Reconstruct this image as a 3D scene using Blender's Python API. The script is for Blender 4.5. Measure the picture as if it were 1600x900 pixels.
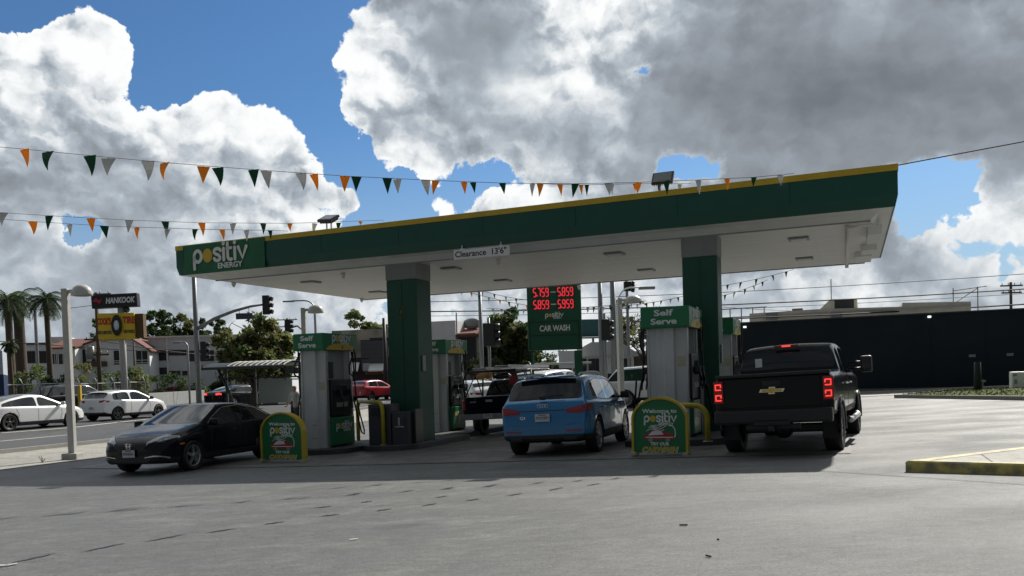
import bpy, bmesh, math, random
from mathutils import Vector, Matrix
from mathutils.bvhtree import BVHTree
import numpy as np
random.seed(7)
S = bpy.context.scene
for o in list(bpy.data.objects): bpy.data.objects.remove(o)
COL = S.collection
# ------------------------------------------------------------------ camera
F_PX, PY, PITCH, ROLL, CAMZ = 1278.06, 622.5, -0.02925, 0.03031, 1.55
_r0 = Vector((1, 0, 0)); _f0 = Vector((0, math.cos(PITCH), math.sin(PITCH))); _u0 = Vector((0, -math.sin(PITCH), math.cos(PITCH)))
cR, sR = math.cos(ROLL), math.sin(ROLL)
RIGHT = cR*_r0 - sR*_u0; UP = sR*_r0 + cR*_u0; FWD = _f0
cam_d = bpy.data.cameras.new('camera'); cam = bpy.data.objects.new('camera', cam_d); COL.objects.link(cam)
mw = Matrix((RIGHT, UP, -FWD)).transposed().to_4x4(); mw.translation = (0, 0, CAMZ)
cam.matrix_world = mw
cam_d.sensor_width = 36; cam_d.lens = F_PX/1600*36; cam_d.shift_y = (PY-450)/1600
cam_d.clip_start = 0.1; cam_d.clip_end = 6000
S.camera = cam
CP = Vector((0, 0, CAMZ))
def pdir(u, v):            # direction of a point of the photograph (1600 x 900)
    return (RIGHT*((u-800)/F_PX) - UP*((v-PY)/F_PX) + FWD)
def at(u, v, D):           # real point at distance D (metres along Y)
    d = pdir(u, v); return CP + d*(D/d.y)
# ------------------------------------------------------------------ sun, world
SAZ, SEL = 0.604, 0.694
SUN = Vector((math.sin(SAZ)*math.cos(SEL), math.cos(SAZ)*math.cos(SEL), math.sin(SEL)))
sd = bpy.data.lights.new('sun', 'SUN'); sd.energy = 4.7; sd.angle = math.radians(0.5); sd.color = (1, .95, .87)
so = bpy.data.objects.new('sun', sd); COL.objects.link(so); so.rotation_euler = SUN.to_track_quat('Z', 'Y').to_euler()
S.view_settings.view_transform = 'Standard'; S.view_settings.look = 'None'; S.view_settings.gamma = 1
S.view_settings.exposure = 0.10
S.cycles.max_bounces = 8; S.cycles.transparent_max_bounces = 16
S.cycles.use_denoising = True
W = bpy.data.worlds.new('World'); S.world = W; W.use_nodes = True
WSTR = 0.1
def build_world():
    nt = W.node_tree; N = nt.nodes; Lk = nt.links
    for n in list(N): N.remove(n)
    out = N.new('ShaderNodeOutputWorld'); bg = N.new('ShaderNodeBackground'); bg.inputs[1].default_value = WSTR
    Lk.new(bg.outputs[0], out.inputs[0])
    sky = N.new('ShaderNodeTexSky'); sky.sky_type = 'NISHITA'; sky.sun_disc = False
    sky.sun_elevation = SEL; sky.sun_rotation = SAZ; sky.altitude = 50; sky.air_density = 1.0; sky.dust_density = .5; sky.ozone_density = 1.6
    tc = N.new('ShaderNodeTexCoord')
    nrm = N.new('ShaderNodeVectorMath'); nrm.operation = 'NORMALIZE'; Lk.new(tc.outputs['Generated'], nrm.inputs[0])
    DIR = nrm.outputs[0]
    def put(s, v):
        if isinstance(v, (int, float)): s.default_value = v
        elif isinstance(v, (tuple, Vector)): s.default_value = tuple(v)
        else: Lk.new(v, s)
    def m(op, a, b=0, c=0, clamp=False):
        n = N.new('ShaderNodeMath'); n.operation = op; n.use_clamp = clamp
        put(n.inputs[0], a); put(n.inputs[1], b)
        if op in ('MULTIPLY_ADD',): put(n.inputs[2], c)
        return n.outputs[0]
    def vm(op, a, b=(0, 0, 0), sc=None):
        n = N.new('ShaderNodeVectorMath'); n.operation = op; put(n.inputs[0], a)
        if sc is None: put(n.inputs[1], b)
        else: put(n.inputs[3], sc)
        return n.outputs[1] if op == 'DOT_PRODUCT' else n.outputs[0]
    def ss(x, a, b, lo=0., hi=1., kind='SMOOTHSTEP'):
        n = N.new('ShaderNodeMapRange'); n.interpolation_type = kind
        put(n.inputs[0], x); put(n.inputs[1], a); put(n.inputs[2], b); put(n.inputs[3], lo); put(n.inputs[4], hi); return n.outputs[0]
    def noise(vec, scale, detail, rough, out=0):
        n = N.new('ShaderNodeTexNoise'); n.inputs['Scale'].default_value = scale; n.inputs['Detail'].default_value = detail
        n.inputs['Roughness'].default_value = rough; put(n.inputs['Vector'], vec); return n.outputs[out]
    def blobs(lst, vec, sharp=2.):
        tot = None
        for (u, v, r, a) in lst:
            d = pdir(u, v).normalized(); k = 1.0/(r/F_PX)**2*sharp
            e = m('MULTIPLY_ADD', vm('DOT_PRODUCT', vec, d), k, -k)
            g = m('POWER', 2.718, e)
            tot = m('MULTIPLY', g, a) if tot is None else m('MULTIPLY_ADD', g, a, tot)
        return tot
    w1 = vm('SCALE', vm('SUBTRACT', noise(DIR, 8, 5, .6, 1), (.5, .5, .5)), sc=.055)
    WD = vm('NORMALIZE', vm('ADD', DIR, w1))
    holes = [(310,-5,95,1.1),(385,45,80,1.1),(462,100,50,1.),(238,112,46,1.2),(130,-45,70,1.),(40,-5,50,1.2),(20,40,30,.6),(480,-40,60,.8),
             (515,205,32,1.),(545,258,36,1.05),(575,332,46,1.05),(655,328,42,1.1),(735,292,42,1.1),(625,300,30,.6),(800,288,34,.85),
             (925,276,34,.62),(960,268,22,.5),(985,120,22,.62),(1010,108,14,.4),(1040,266,28,.75),(1085,258,34,.7),(1120,272,22,.5),(1440,285,40,1.1),(1500,298,34,.9),(1395,270,22,.6),(1585,245,22,.5),
             (135,366,26,.7),(115,378,18,.4),(1335,455,40,.62),(1480,385,70,.55),(1420,330,40,.5),(1300,430,60,.3),(60,440,80,.35),(250,440,60,.35),(560,455,70,.35),(980,440,60,.35),(290,-170,240,1.),(560,-80,80,.7),(600,490,22,.5),(1440,345,34,.45),(1590,410,40,.35),(700,480,30,.4),(1160,440,26,.3),(420,300,20,.3)]
    adds = [(360,165,45,.5),(430,190,40,.4),(240,180,40,.4),(120,75,48,.9),(180,80,40,.9),(350,150,40,.5),(290,160,35,.4),(80,120,60,.5),(5,90,40,.6),(550,312,24,1.3),(700,320,30,.5),(775,330,30,.8),(820,300,30,.6),(1570,265,26,.8),(1000,300,30,.6),(600,20,50,.5)]
    w3 = vm('SCALE', vm('SUBTRACT', noise(DIR, 22, 5, .65, 1), (.5, .5, .5)), sc=.062)
    HD = vm('NORMALIZE', vm('ADD', vm('ADD', DIR, w1), w3))
    hol = blobs(holes, HD); add_ = blobs(adds, WD)
    dark = [(700,50,75,.50),(790,75,60,.45),(1200,175,190,.40),(1440,120,200,.38),(1560,60,150,.10),(1000,225,110,.30),(1110,60,130,.14),(1300,235,110,.30),(1590,190,90,.30),
            (120,285,110,.26),(20,300,70,.16),(290,285,90,.24),(420,235,60,.24),(720,215,80,.34),(620,200,50,.24),(840,225,70,.30),(170,425,100,.26),(40,420,60,.2),
            (1450,430,60,.16),(1380,345,40,.12),(1520,400,50,.08),(400,430,70,.26),(560,420,60,.2)]
    light = [(110,85,75,.22),(190,60,50,.22),(330,175,70,.22),(240,205,60,.2),(410,195,45,.22),(850,160,50,.25),(800,120,40,.2),(560,120,55,.22),(600,80,60,.18),(890,30,60,.16),
             (460,330,60,.25),(330,360,50,.2),(80,370,50,.18),(640,225,40,.1),(820,310,60,.3),(1560,340,60,.22),(1250,450,60,.2),(700,320,40,.3),(640,260,60,.15),(1490,345,40,.2),(50,200,60,.12),(1010,20,70,.14),(1320,40,70,.08),(930,140,50,.16)]
    dk = blobs(dark, WD, 1.6); lt = blobs(light, WD)
    def billow(vec, scale, sm=.5):
        v = N.new('ShaderNodeTexVoronoi'); v.feature = 'F1'; v.inputs['Scale'].default_value = scale
        put(v.inputs['Vector'], vec); return v.outputs['Distance']
    wf = vm('ADD', WD, vm('SCALE', vm('SUBTRACT', noise(DIR, 26, 4, .6, 1), (.5, .5, .5)), sc=.035))
    wf = vm('MULTIPLY', wf, (1, 1, 1.25))
    def dens(off):
        z = vm('ADD', wf, off) if off else wf
        a = noise(z, 6.5, 9, .54)
        b1 = billow(z, 12); b2 = billow(z, 27); b3 = billow(z, 62)
        b = m('ADD', m('MULTIPLY_ADD', b1, -.50, .0), m('MULTIPLY_ADD', b2, -.30, m('MULTIPLY', b3, -.13)))
        return m('ADD', m('MULTIPLY_ADD', a, 1.0, -.08), b)
    pv = pdir(800, 250).normalized(); sv = (SUN-pv*SUN.dot(pv)).normalized()
    d0 = dens(None); d1 = dens(tuple(sv*.017)); fine_ = noise(wf, 40, 5, .6)
    cov = m('ADD', m('SUBTRACT', m('MULTIPLY_ADD', dk, .55, 1.04), hol), m('MULTIPLY_ADD', d0, 1.55, add_))
    alpha = ss(cov, .40, .53)
    thick = ss(cov, .45, .95)
    relief = m('SUBTRACT', d0, d1)
    n2 = noise(vm('MULTIPLY', WD, (1, 1, 2.6)), 5, 4, .5)
    sep = N.new('ShaderNodeSeparateXYZ'); Lk.new(DIR, sep.inputs[0])
    soft = m('MULTIPLY', ss(dk, .12, .7, 1.0, .22), ss(sep.outputs[2], .02, .24, .42, 1.))
    sh = m('SUBTRACT', m('ADD', .70, m('MULTIPLY', lt, 1.25)), m('MULTIPLY', dk, .64))
    sh = m('ADD', sh, m('MULTIPLY_ADD', n2, .66, -.33))
    sh = m('ADD', sh, m('MULTIPLY', m('MULTIPLY', relief, 1.75), soft))
    sh = m('ADD', sh, m('MULTIPLY', m('MULTIPLY_ADD', fine_, .62, -.31), soft))
    sh = m('ADD', sh, m('MULTIPLY', m('SUBTRACT', 1.0, thick), .26))
    # softly compressed, so that neither the bright tops nor the grey bases go flat
    sh = ss(sh, -.15, 1.15, 0., 1., 'LINEAR')
    ramp = N.new('ShaderNodeValToRGB'); cr = ramp.color_ramp; cr.interpolation = 'B_SPLINE'
    Lk.new(sh, ramp.inputs[0])
    cr.elements[0].position = .0; cr.elements[0].color = (.135, .155, .18, 1)
    cr.elements[1].position = 1.; cr.elements[1].color = (.92, .93, .93, 1)
    for p, c in ((.22, (.20, .218, .24)), (.42, (.285, .32, .365)), (.58, (.40, .455, .51)), (.72, (.63, .665, .69)), (.86, (.82, .84, .85))):
        e = cr.elements.new(p); e.color = (*c, 1)
    cc = N.new('ShaderNodeVectorMath'); cc.operation = 'SCALE'; Lk.new(ramp.outputs[0], cc.inputs[0]); cc.inputs[3].default_value = 1.02/WSTR
    sk = N.new('ShaderNodeVectorMath'); sk.operation = 'MULTIPLY'; Lk.new(sky.outputs[0], sk.inputs[0]); sk.inputs[1].default_value = (.42, .66, .88)
    veil = ss(sep.outputs[2], .0, .30, .80, .0)
    mixv = N.new('ShaderNodeMix'); mixv.data_type = 'RGBA'; Lk.new(veil, mixv.inputs[0]); Lk.new(sk.outputs[0], mixv.inputs[6])
    mixv.inputs[7].default_value = (.40/WSTR, .50/WSTR, .60/WSTR, 1)
    mix = N.new('ShaderNodeMix'); mix.data_type = 'RGBA'
    Lk.new(alpha, mix.inputs[0]); Lk.new(mixv.outputs[2], mix.inputs[6]); Lk.new(cc.outputs[0], mix.inputs[7])
    # unseen sky behind the camera: dark grey added to cut the ambient light
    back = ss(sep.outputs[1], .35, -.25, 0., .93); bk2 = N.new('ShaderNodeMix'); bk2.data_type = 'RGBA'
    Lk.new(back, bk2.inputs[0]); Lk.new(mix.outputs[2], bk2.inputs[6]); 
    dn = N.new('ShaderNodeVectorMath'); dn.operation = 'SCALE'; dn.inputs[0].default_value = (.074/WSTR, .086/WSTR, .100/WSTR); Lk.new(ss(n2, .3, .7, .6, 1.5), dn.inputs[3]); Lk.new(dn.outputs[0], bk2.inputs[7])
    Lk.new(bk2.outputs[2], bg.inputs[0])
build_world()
W.cycles.sampling_method = 'MANUAL'; W.cycles.sample_map_resolution = 512
# ------------------------------------------------------------------ ground shape
CANG = -0.3936
U = Vector((math.cos(CANG), math.sin(CANG), 0)); V = Vector((-math.sin(CANG), math.cos(CANG), 0))
FLc = Vector((-9.56, 23.71, 0))
def sstep(a, b, x):
    t = min(1, max(0, (x-a)/(b-a))); return t*t*(3-2*t)
def smax(a, b, k=.12): 
    h = max(k-abs(a-b), 0)/k; return max(a, b)+h*h*k*.25
def smin(a, b, k=.12): return -smax(-a, -b, k)
def G(x, y):
    rx, ry = x-FLc.x, y-FLc.y
    s = rx*U.x+ry*U.y; t = rx*V.x+ry*V.y
    pl = -1.4024+.0309*x-.0162*y
    st = sstep(-4, -15, s) if False else 1-sstep(-15, -4, s)
    bk = sstep(4, 24, t)
    lo = -1.97+max(.33*st, .42*bk)
    return smin(smax(pl, lo), -1.18, .3)+CAMZ
def loc(s, t, dz=0):        # canopy-aligned coordinates -> world
    p = FLc+U*s+V*t; return Vector((p.x, p.y, G(p.x, p.y)+dz))
def gp(u, v):               # where the ray through a photo point meets the ground
    d = pdir(u, v); t = 1.; 
    lo, hi = 2., 400.
    for k in range(60):
        mid = (lo+hi)/2; p = CP+d*mid
        if p.z > G(p.x, p.y): lo = mid
        else: hi = mid
    return CP+d*lo
def gd(u, D):               # ground point under photo column u at distance D
    p = at(u, 600, D); 
    for k in range(6):
        q = Vector((p.x, p.y, G(p.x, p.y)))
        # correct the column for the roll
        r = q-CP; uu = 800+F_PX*r.dot(RIGHT)/r.dot(FWD)
        p = Vector((p.x+(u-uu)/F_PX*D, D, 0))
    return Vector((p.x, p.y, G(p.x, p.y)))
def zat(v, p):              # height of photo row v above/below over the point p
    r0 = Vector((p.x, p.y, 0))
    lo, hi = -5., 60.
    for k in range(50):
        mid = (lo+hi)/2; r = Vector((p.x, p.y, mid))-CP
        vv = PY-F_PX*r.dot(UP)/r.dot(FWD)
        if vv > v: lo = mid
        else: hi = mid
    return lo
# ------------------------------------------------------------------ materials
MATS = {}
def mat(name, col, rough=.6, metal=0., coat=0., noise=0., nscale=6., bump=0., bscale=40., spec=.5, emit=None, estr=1., mixcol=None, mixscale=3., stretch=None, trans=0.):
    if name in MATS: return MATS[name]
    m = bpy.data.materials.new(name); m.use_nodes = True; nt = m.node_tree; N = nt.nodes; L = nt.links
    b = N['Principled BSDF']
    c = (*col, 1)
    b.inputs['Base Color'].default_value = c; b.inputs['Roughness'].default_value = rough; b.inputs['Metallic'].default_value = metal
    b.inputs['Coat Weight'].default_value = coat; b.inputs['Coat Roughness'].default_value = .03
    b.inputs['Specular IOR Level'].default_value = spec
    if trans: b.inputs['Transmission Weight'].default_value = trans
    if emit: b.inputs['Emission Color'].default_value = (*emit, 1); b.inputs['Emission Strength'].default_value = estr
    m.diffuse_color = c
    if noise or mixcol or bump:
        tc = N.new('ShaderNodeTexCoord'); src = tc.outputs['Object']
        if stretch:
            mp = N.new('ShaderNodeMapping'); mp.inputs['Scale'].default_value = stretch; L.new(src, mp.inputs[0]); src = mp.outputs[0]
    cur = None
    if mixcol:
        n = N.new('ShaderNodeTexNoise'); n.inputs['Scale'].default_value = mixscale; n.inputs['Detail'].default_value = 5; L.new(src, n.inputs['Vector'])
        r = N.new('ShaderNodeMapRange'); r.interpolation_type = 'SMOOTHSTEP'; r.inputs[1].default_value = .42; r.inputs[2].default_value = .62; L.new(n.outputs[0], r.inputs[0])
        mx = N.new('ShaderNodeMix'); mx.data_type = 'RGBA'; mx.inputs[6].default_value = c; mx.inputs[7].default_value = (*mixcol, 1); L.new(r.outputs[0], mx.inputs[0]); cur = mx.outputs[2]
    if noise:
        n = N.new('ShaderNodeTexNoise'); n.inputs['Scale'].default_value = nscale; n.inputs['Detail'].default_value = 6; n.inputs['Roughness'].default_value = .65; L.new(src, n.inputs['Vector'])
        r = N.new('ShaderNodeMapRange'); r.inputs[1].default_value = .25; r.inputs[2].default_value = .75; r.inputs[3].default_value = 1-noise; r.inputs[4].default_value = 1+noise; L.new(n.outputs[0], r.inputs[0])
        mx = N.new('ShaderNodeVectorMath'); mx.operation = 'SCALE'
        if cur is None: mx.inputs[0].default_value = col
        else: L.new(cur, mx.inputs[0])
        L.new(r.outputs[0], mx.inputs[3]); cur = mx.outputs[0]
        r2 = N.new('ShaderNodeMapRange'); r2.inputs[1].default_value = .3; r2.inputs[2].default_value = .7; r2.inputs[3].default_value = max(0, rough-.08*min(1, noise*4)); r2.inputs[4].default_value = min(1, rough+.08*min(1, noise*4)); L.new(n.outputs[0], r2.inputs[0])
        L.new(r2.outputs[0], b.inputs['Roughness'])
    if cur is not None: L.new(cur, b.inputs['Base Color'])
    if bump:
        n = N.new('ShaderNodeTexNoise'); n.inputs['Scale'].default_value = bscale; n.inputs['Detail'].default_value = 4; L.new(src, n.inputs['Vector'])
        bp = N.new('ShaderNodeBump'); bp.inputs['Strength'].default_value = bump; bp.inputs['Distance'].default_value = .02; L.new(n.outputs[0], bp.inputs['Height']); L.new(bp.outputs[0], b.inputs['Normal'])
    MATS[name] = m; return m
def ground_mat(name, c1, c2, c3, rough, scale=.35, streak=(1, 1, 1), oil=.0, bump=.25, jx=None, jy=None):
    m = bpy.data.materials.new(name); m.use_nodes = True; nt = m.node_tree; N = nt.nodes; L = nt.links; b = N['Principled BSDF']
    tc = N.new('ShaderNodeTexCoord'); mp = N.new('ShaderNodeMapping'); L.new(tc.outputs['Object'], mp.inputs[0]); mp.inputs['Scale'].default_value = streak
    mp.inputs['Rotation'].default_value = (0, 0, -CANG)
    def nz(s, d, r, v=mp.outputs[0]):
        n = N.new('ShaderNodeTexNoise'); n.inputs['Scale'].default_value = s; n.inputs['Detail'].default_value = d; n.inputs['Roughness'].default_value = r; L.new(v, n.inputs['Vector']); return n.outputs[0]
    def mr(x, a, b_, lo=0., hi=1.):
        n = N.new('ShaderNodeMapRange'); n.interpolation_type = 'SMOOTHSTEP'; L.new(x, n.inputs[0])
        for i, q in enumerate((a, b_, lo, hi)): n.inputs[i+1].default_value = q
        return n.outputs[0]
    def mix(f, a, c):
        n = N.new('ShaderNodeMix'); n.data_type = 'RGBA'; L.new(f, n.inputs[0])
        if isinstance(a, tuple): n.inputs[6].default_value = (*a, 1)
        else: L.new(a, n.inputs[6])
        if isinstance(c, tuple): n.inputs[7].default_value = (*c, 1)
        else: L.new(c, n.inputs[7])
        return n.outputs[2]
    big = mr(nz(scale, 5, .6), .38, .64); mid = mr(nz(scale*6, 6, .65), .45, .72); fine = nz(70, 4, .8); grain = mr(nz(9, 6, .75), .3, .7, .80, 1.20)
    c = mix(big, c1, c2); c = mix(mid, c, c3)
    if oil:
        o_ = mr(nz(1.1, 3, .5), .64, .74, 0, oil); c = mix(o_, c, (.02, .02, .022))
    sc = N.new('ShaderNodeVectorMath'); sc.operation = 'SCALE'; L.new(c, sc.inputs[0]); fm = N.new('ShaderNodeMath'); fm.operation = 'MULTIPLY'; L.new(mr(fine, .3, .7, .62, 1.38), fm.inputs[0]); L.new(grain, fm.inputs[1]); L.new(fm.outputs[0], sc.inputs[3])
    col = sc.outputs[0]
    # thin wandering cracks
    wv = N.new('ShaderNodeTexVoronoi'); wv.feature = 'DISTANCE_TO_EDGE'; wv.inputs['Scale'].default_value = .22
    dn = N.new('ShaderNodeTexNoise'); dn.inputs['Scale'].default_value = 1.2; dn.inputs['Detail'].default_value = 5; L.new(mp.outputs[0], dn.inputs['Vector'])
    ad = N.new('ShaderNodeVectorMath'); ad.operation = 'MULTIPLY_ADD'; L.new(dn.outputs[1], ad.inputs[0]); ad.inputs[1].default_value = (1.3, 1.3, 0); L.new(tc.outputs['Object'], ad.inputs[2])
    L.new(ad.outputs[0], wv.inputs['Vector'])
    crk = mr(wv.outputs['Distance'], .0, .004, .14, 0.)
    col = mix(crk, col, (.02, .02, .02))
    if jx:
        br = N.new('ShaderNodeTexBrick'); br.offset = 0; L.new(mp.outputs[0], br.inputs['Vector']); br.inputs['Scale'].default_value = 1; br.inputs['Brick Width'].default_value = jx; br.inputs['Row Height'].default_value = jy
        br.inputs['Mortar Size'].default_value = .014; br.inputs['Mortar Smooth'].default_value = 0
        col = mix(br.outputs['Fac'], col, (.05, .05, .048))
    L.new(col, b.inputs['Base Color'])
    L.new(mr(nz(scale*3, 5, .6), .3, .7, rough-.09, rough+.09), b.inputs['Roughness'])
    bp = N.new('ShaderNodeBump'); bp.inputs['Strength'].default_value = bump; bp.inputs['Distance'].default_value = .012; L.new(fine, bp.inputs['Height']); L.new(bp.outputs[0], b.inputs['Normal'])
    b.inputs['Specular IOR Level'].default_value = .5
    MATS[name] = m; return m
GREEN = mat('fascia_green', (.006, .085, .058), .38, noise=.10, nscale=2.5)
GREEN_B = mat('banner_green', (.010, .13, .055), .55, noise=.08, nscale=2, bump=.35, bscale=2.2)
YEL = mat('stripe_yellow', (.62, .42, .03), .45, noise=.12, nscale=3)
YEL_P = mat('kerb_yellow', (.50, .42, .12), .65, noise=.35, nscale=14, mixcol=(.24, .22, .13), mixscale=5)
WHT = mat('white_metal', (.80, .80, .77), .45, noise=.06, nscale=3)
SOF = mat('soffit_white', (.76, .76, .71), .42, noise=.10, nscale=1.6, stretch=(.4, 3, 1))
WPNT = mat('white_paint', (.80, .80, .78), .5)
LET = mat('white_letter', (.78, .80, .78), .5)
BLK = mat('black_rubber', (.012, .012, .013), .6, noise=.2, nscale=20)
BLKP = mat('black_plastic', (.016, .017, .019), .42, noise=.15, nscale=12)
DGRY = mat('dark_grey_plastic', (.045, .05, .06), .5, noise=.12, nscale=8)
GRY = mat('grey_metal', (.28, .29, .29), .45, metal=.2, noise=.12, nscale=5)
SILV = mat('silver_metal', (.50, .51, .51), .32, metal=.55, noise=.08, nscale=5)
PUMPW = mat('pump_panel', (.66, .67, .66), .38, noise=.07, nscale=3, mixcol=(.58, .58, .56), mixscale=1.5)
STEEL = mat('galvanised_steel', (.42, .43, .44), .45, metal=.6, noise=.15, nscale=9)
WOOD = mat('pole_wood', (.09, .065, .045), .85, noise=.3, nscale=8, stretch=(6, 6, .5))
CHROME = mat('chrome', (.8, .8, .8), .12, metal=1)
GLASS = mat('tinted_glass', (.010, .013, .015), .03, coat=0, spec=.6)
RED = mat('lamp_red', (.30, .008, .010), .2, coat=.6)
REDON = mat('lamp_red_lit', (.5, .01, .01), .3, emit=(1, .05, .04), estr=1.4)
LEDR = mat('price_led', (.4, .01, .01), .4, emit=(1, .04, .07), estr=.65)
CLEAR = mat('lamp_clear', (.35, .37, .4), .1, coat=.8, noise=.1, nscale=20)
PLATE = mat('plate_white', (.62, .64, .64), .5)
PLBL = mat('plate_blue', (.03, .05, .22), .5)
ORG = mat('pennant_orange', (.80, .37, .03), .6, noise=.06, nscale=20)
ORG_L = mat('lamp_amber', (.8, .22, .02), .3)
PGRN = mat('pennant_green', (.005, .10, .045), .6, noise=.06, nscale=20)
PWHT = mat('pennant_white', (.55, .56, .56), .6, noise=.06, nscale=20)
for _m in (ORG, PGRN, PWHT):                       # thin cloth lets some sun through
    nt = _m.node_tree; b = nt.nodes['Principled BSDF']; tr = nt.nodes.new('ShaderNodeBsdfTranslucent'); mx = nt.nodes.new('ShaderNodeMixShader'); mx.inputs[0].default_value = .4
    tr.inputs[0].default_value = b.inputs['Base Color'].default_value
    src = b.inputs['Base Color'].links[0].from_socket if b.inputs['Base Color'].links else None
    if src: nt.links.new(src, tr.inputs[0])
    nt.links.new(b.outputs[0], mx.inputs[1]); nt.links.new(tr.outputs[0], mx.inputs[2]); nt.links.new(mx.outputs[0], nt.nodes['Material Output'].inputs[0])
# ------------------------------------------------------------------ mesh helpers
class MB:
    def __init__(s): s.bm = bmesh.new(); s.mi = 0
    def _v(s, p, M=None):
        p = Vector(p); return s.bm.verts.new(M @ p if M else p)
    def face(s, pts, M=None):
        try:
            f = s.bm.faces.new([s._v(p, M) for p in pts]); f.material_index = s.mi; return f
        except ValueError: return None
    def box(s, c, d, M=None, bev=0):
        c = Vector(c); x, y, z = d[0]/2, d[1]/2, d[2]/2
        vs = [s._v(c+Vector((i*x, j*y, k*z)), M) for i in (-1, 1) for j in (-1, 1) for k in (-1, 1)]
        fs = []
        for q in ((0,1,3,2),(4,6,7,5),(0,4,5,1),(2,3,7,6),(0,2,6,4),(1,5,7,3)):
            f = s.bm.faces.new([vs[i] for i in q]); f.material_index = s.mi; fs.append(f)
        if bev:
            es = list({e for f in fs for e in f.edges})
            bmesh.ops.bevel(s.bm, geom=es, offset=bev, segments=2, affect='EDGES', profile=.6)
        return s
    def prism(s, poly, axis, a, b, M=None):
        # poly: 2-D points in the plane perpendicular to axis ('x': y,z  'y': x,z  'z': x,y)
        def P(p, h): return {'x': (h, p[0], p[1]), 'y': (p[0], h, p[1]), 'z': (p[0], p[1], h)}[axis]
        A = [s._v(P(p, a), M) for p in poly]; B = [s._v(P(p, b), M) for p in poly]
        n = len(poly)
        for fv in (A[::-1], B): 
            f = s.bm.faces.new(fv); f.material_index = s.mi
        for i in range(n):
            f = s.bm.faces.new((A[i], A[(i+1) % n], B[(i+1) % n], B[i])); f.material_index = s.mi
        return s
    def tube(s, pts, r, n=8, M=None, cap=True):
        pts = [Vector(p) for p in pts]; rs = r if isinstance(r, (list, tuple)) else [r]*len(pts)
        rings = []; prev = None
        for i, p in enumerate(pts):
            t = (pts[min(i+1, len(pts)-1)]-pts[max(i-1, 0)]).normalized()
            a = prev if prev is not None else (Vector((0, 0, 1)) if abs(t.z) < .9 else Vector((1, 0, 0)))
            x = (a-t*a.dot(t)).normalized(); prev = x; y = t.cross(x)
            rings.append([s._v(p+(x*math.cos(2*math.pi*k/n)+y*math.sin(2*math.pi*k/n))*rs[i], M) for k in range(n)])
        for A, B in zip(rings, rings[1:]):
            for k in range(n):
                f = s.bm.faces.new((A[k], A[(k+1) % n], B[(k+1) % n], B[k])); f.material_index = s.mi; f.smooth = n > 5
        if cap:
            for R_ in (rings[0][::-1], rings[-1]):
                f = s.bm.faces.new(R_); f.material_index = s.mi
        return s
    def lathe(s, prof, n=24, M=None, axis='z', closed=False):
        rings = []
        for (r, h) in prof:
            ring = []
            for k in range(n):
                a = 2*math.pi*k/n; c, q = math.cos(a)*r, math.sin(a)*r
                ring.append(s._v({'z': (c, q, h), 'x': (h, c, q), 'y': (c, h, q)}[axis], M))
            rings.append(ring)
        pr = list(zip(rings, rings[1:]))
        if closed: pr.append((rings[-1], rings[0]))
        for A, B in pr:
            for k in range(n):
                f = s.bm.faces.new((A[k], A[(k+1) % n], B[(k+1) % n], B[k])); f.material_index = s.mi; f.smooth = True
        return s
    def sphere(s, c, r, M=None, n=12, sc=(1, 1, 1)):
        prof = [(max(1e-4, math.sin(math.pi*i/n))*r, -math.cos(math.pi*i/n)*r) for i in range(n+1)]
        T = Matrix.Translation(c) @ Matrix.Diagonal((*sc, 1))
        return s.lathe(prof, 2*n, (M @ T) if M else T)
    def build(s, name, m, parent=None, smooth=None, recalc=True):
        if recalc: bmesh.ops.recalc_face_normals(s.bm, faces=s.bm.faces)
        me = bpy.data.meshes.new(name); s.bm.to_mesh(me); s.bm.free()
        for q in (m if isinstance(m, (list, tuple)) else [m]): me.materials.append(q)
        if smooth is not None:
            for p in me.polygons: p.use_smooth = smooth
        o = bpy.data.objects.new(name, me); COL.objects.link(o)
        if parent: o.parent = parent
        return o
def tag(o, label=None, cat=None, group=None, kind=None):
    if label: o['label'] = label
    if cat: o['category'] = cat
    if group: o['group'] = group
    if kind: o['kind'] = kind
    return o
def empty(name, p, rz=0, label=None, cat=None, group=None):
    o = bpy.data.objects.new(name, None); COL.objects.link(o); o.location = p; o.rotation_euler = (0, 0, rz); o.empty_display_size = .3
    return tag(o, label, cat, group)
def copy_tree(o, parent=None):
    c = o.copy(); COL.objects.link(c)
    if parent: c.parent = parent
    for ch in [q for q in bpy.data.objects if q.parent == o]: copy_tree(ch, c)
    return c
def frame(o, r, u):      # matrix: text x along r, y along u, out along r x u
    r = Vector(r).normalized(); u = Vector(u).normalized(); n = r.cross(u)
    M = Matrix((r, u, n)).transposed().to_4x4(); M.translation = Vector(o); return M
def text_mesh(body, size, M, width=None, bold=.012, ext=.004, space=1., align='CENTER', shear=0):
    cu = bpy.data.curves.new('lettering', 'FONT'); cu.body = body; cu.size = size; cu.offset = bold*size; cu.extrude = ext; cu.align_x = align; cu.align_y = 'CENTER'
    cu.space_character = space; cu.resolution_u = 3; cu.shear = shear
    ob = bpy.data.objects.new('lettering', cu); COL.objects.link(ob); bpy.context.view_layer.update()
    me = bpy.data.meshes.new_from_object(ob.evaluated_get(bpy.context.evaluated_depsgraph_get()))
    bpy.data.objects.remove(ob); bpy.data.curves.remove(cu)
    xs = [v.co.x for v in me.vertices]
    if width and xs:
        w = max(xs)-min(xs); k = width/w; cx = (max(xs)+min(xs))/2
        me.transform(Matrix.Translation((-cx*k if align == 'CENTER' else 0, 0, 0)) @ Matrix.Scale(k, 4, (1, 0, 0)))
    me.transform(M); return me
def lettering(body, size, M, m, parent, name='lettering', **k):
    me = text_mesh(body, size, M, **k); me.materials.clear(); me.materials.append(m)
    o = bpy.data.objects.new(name, me); COL.objects.link(o); o.parent = parent; return o
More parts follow.
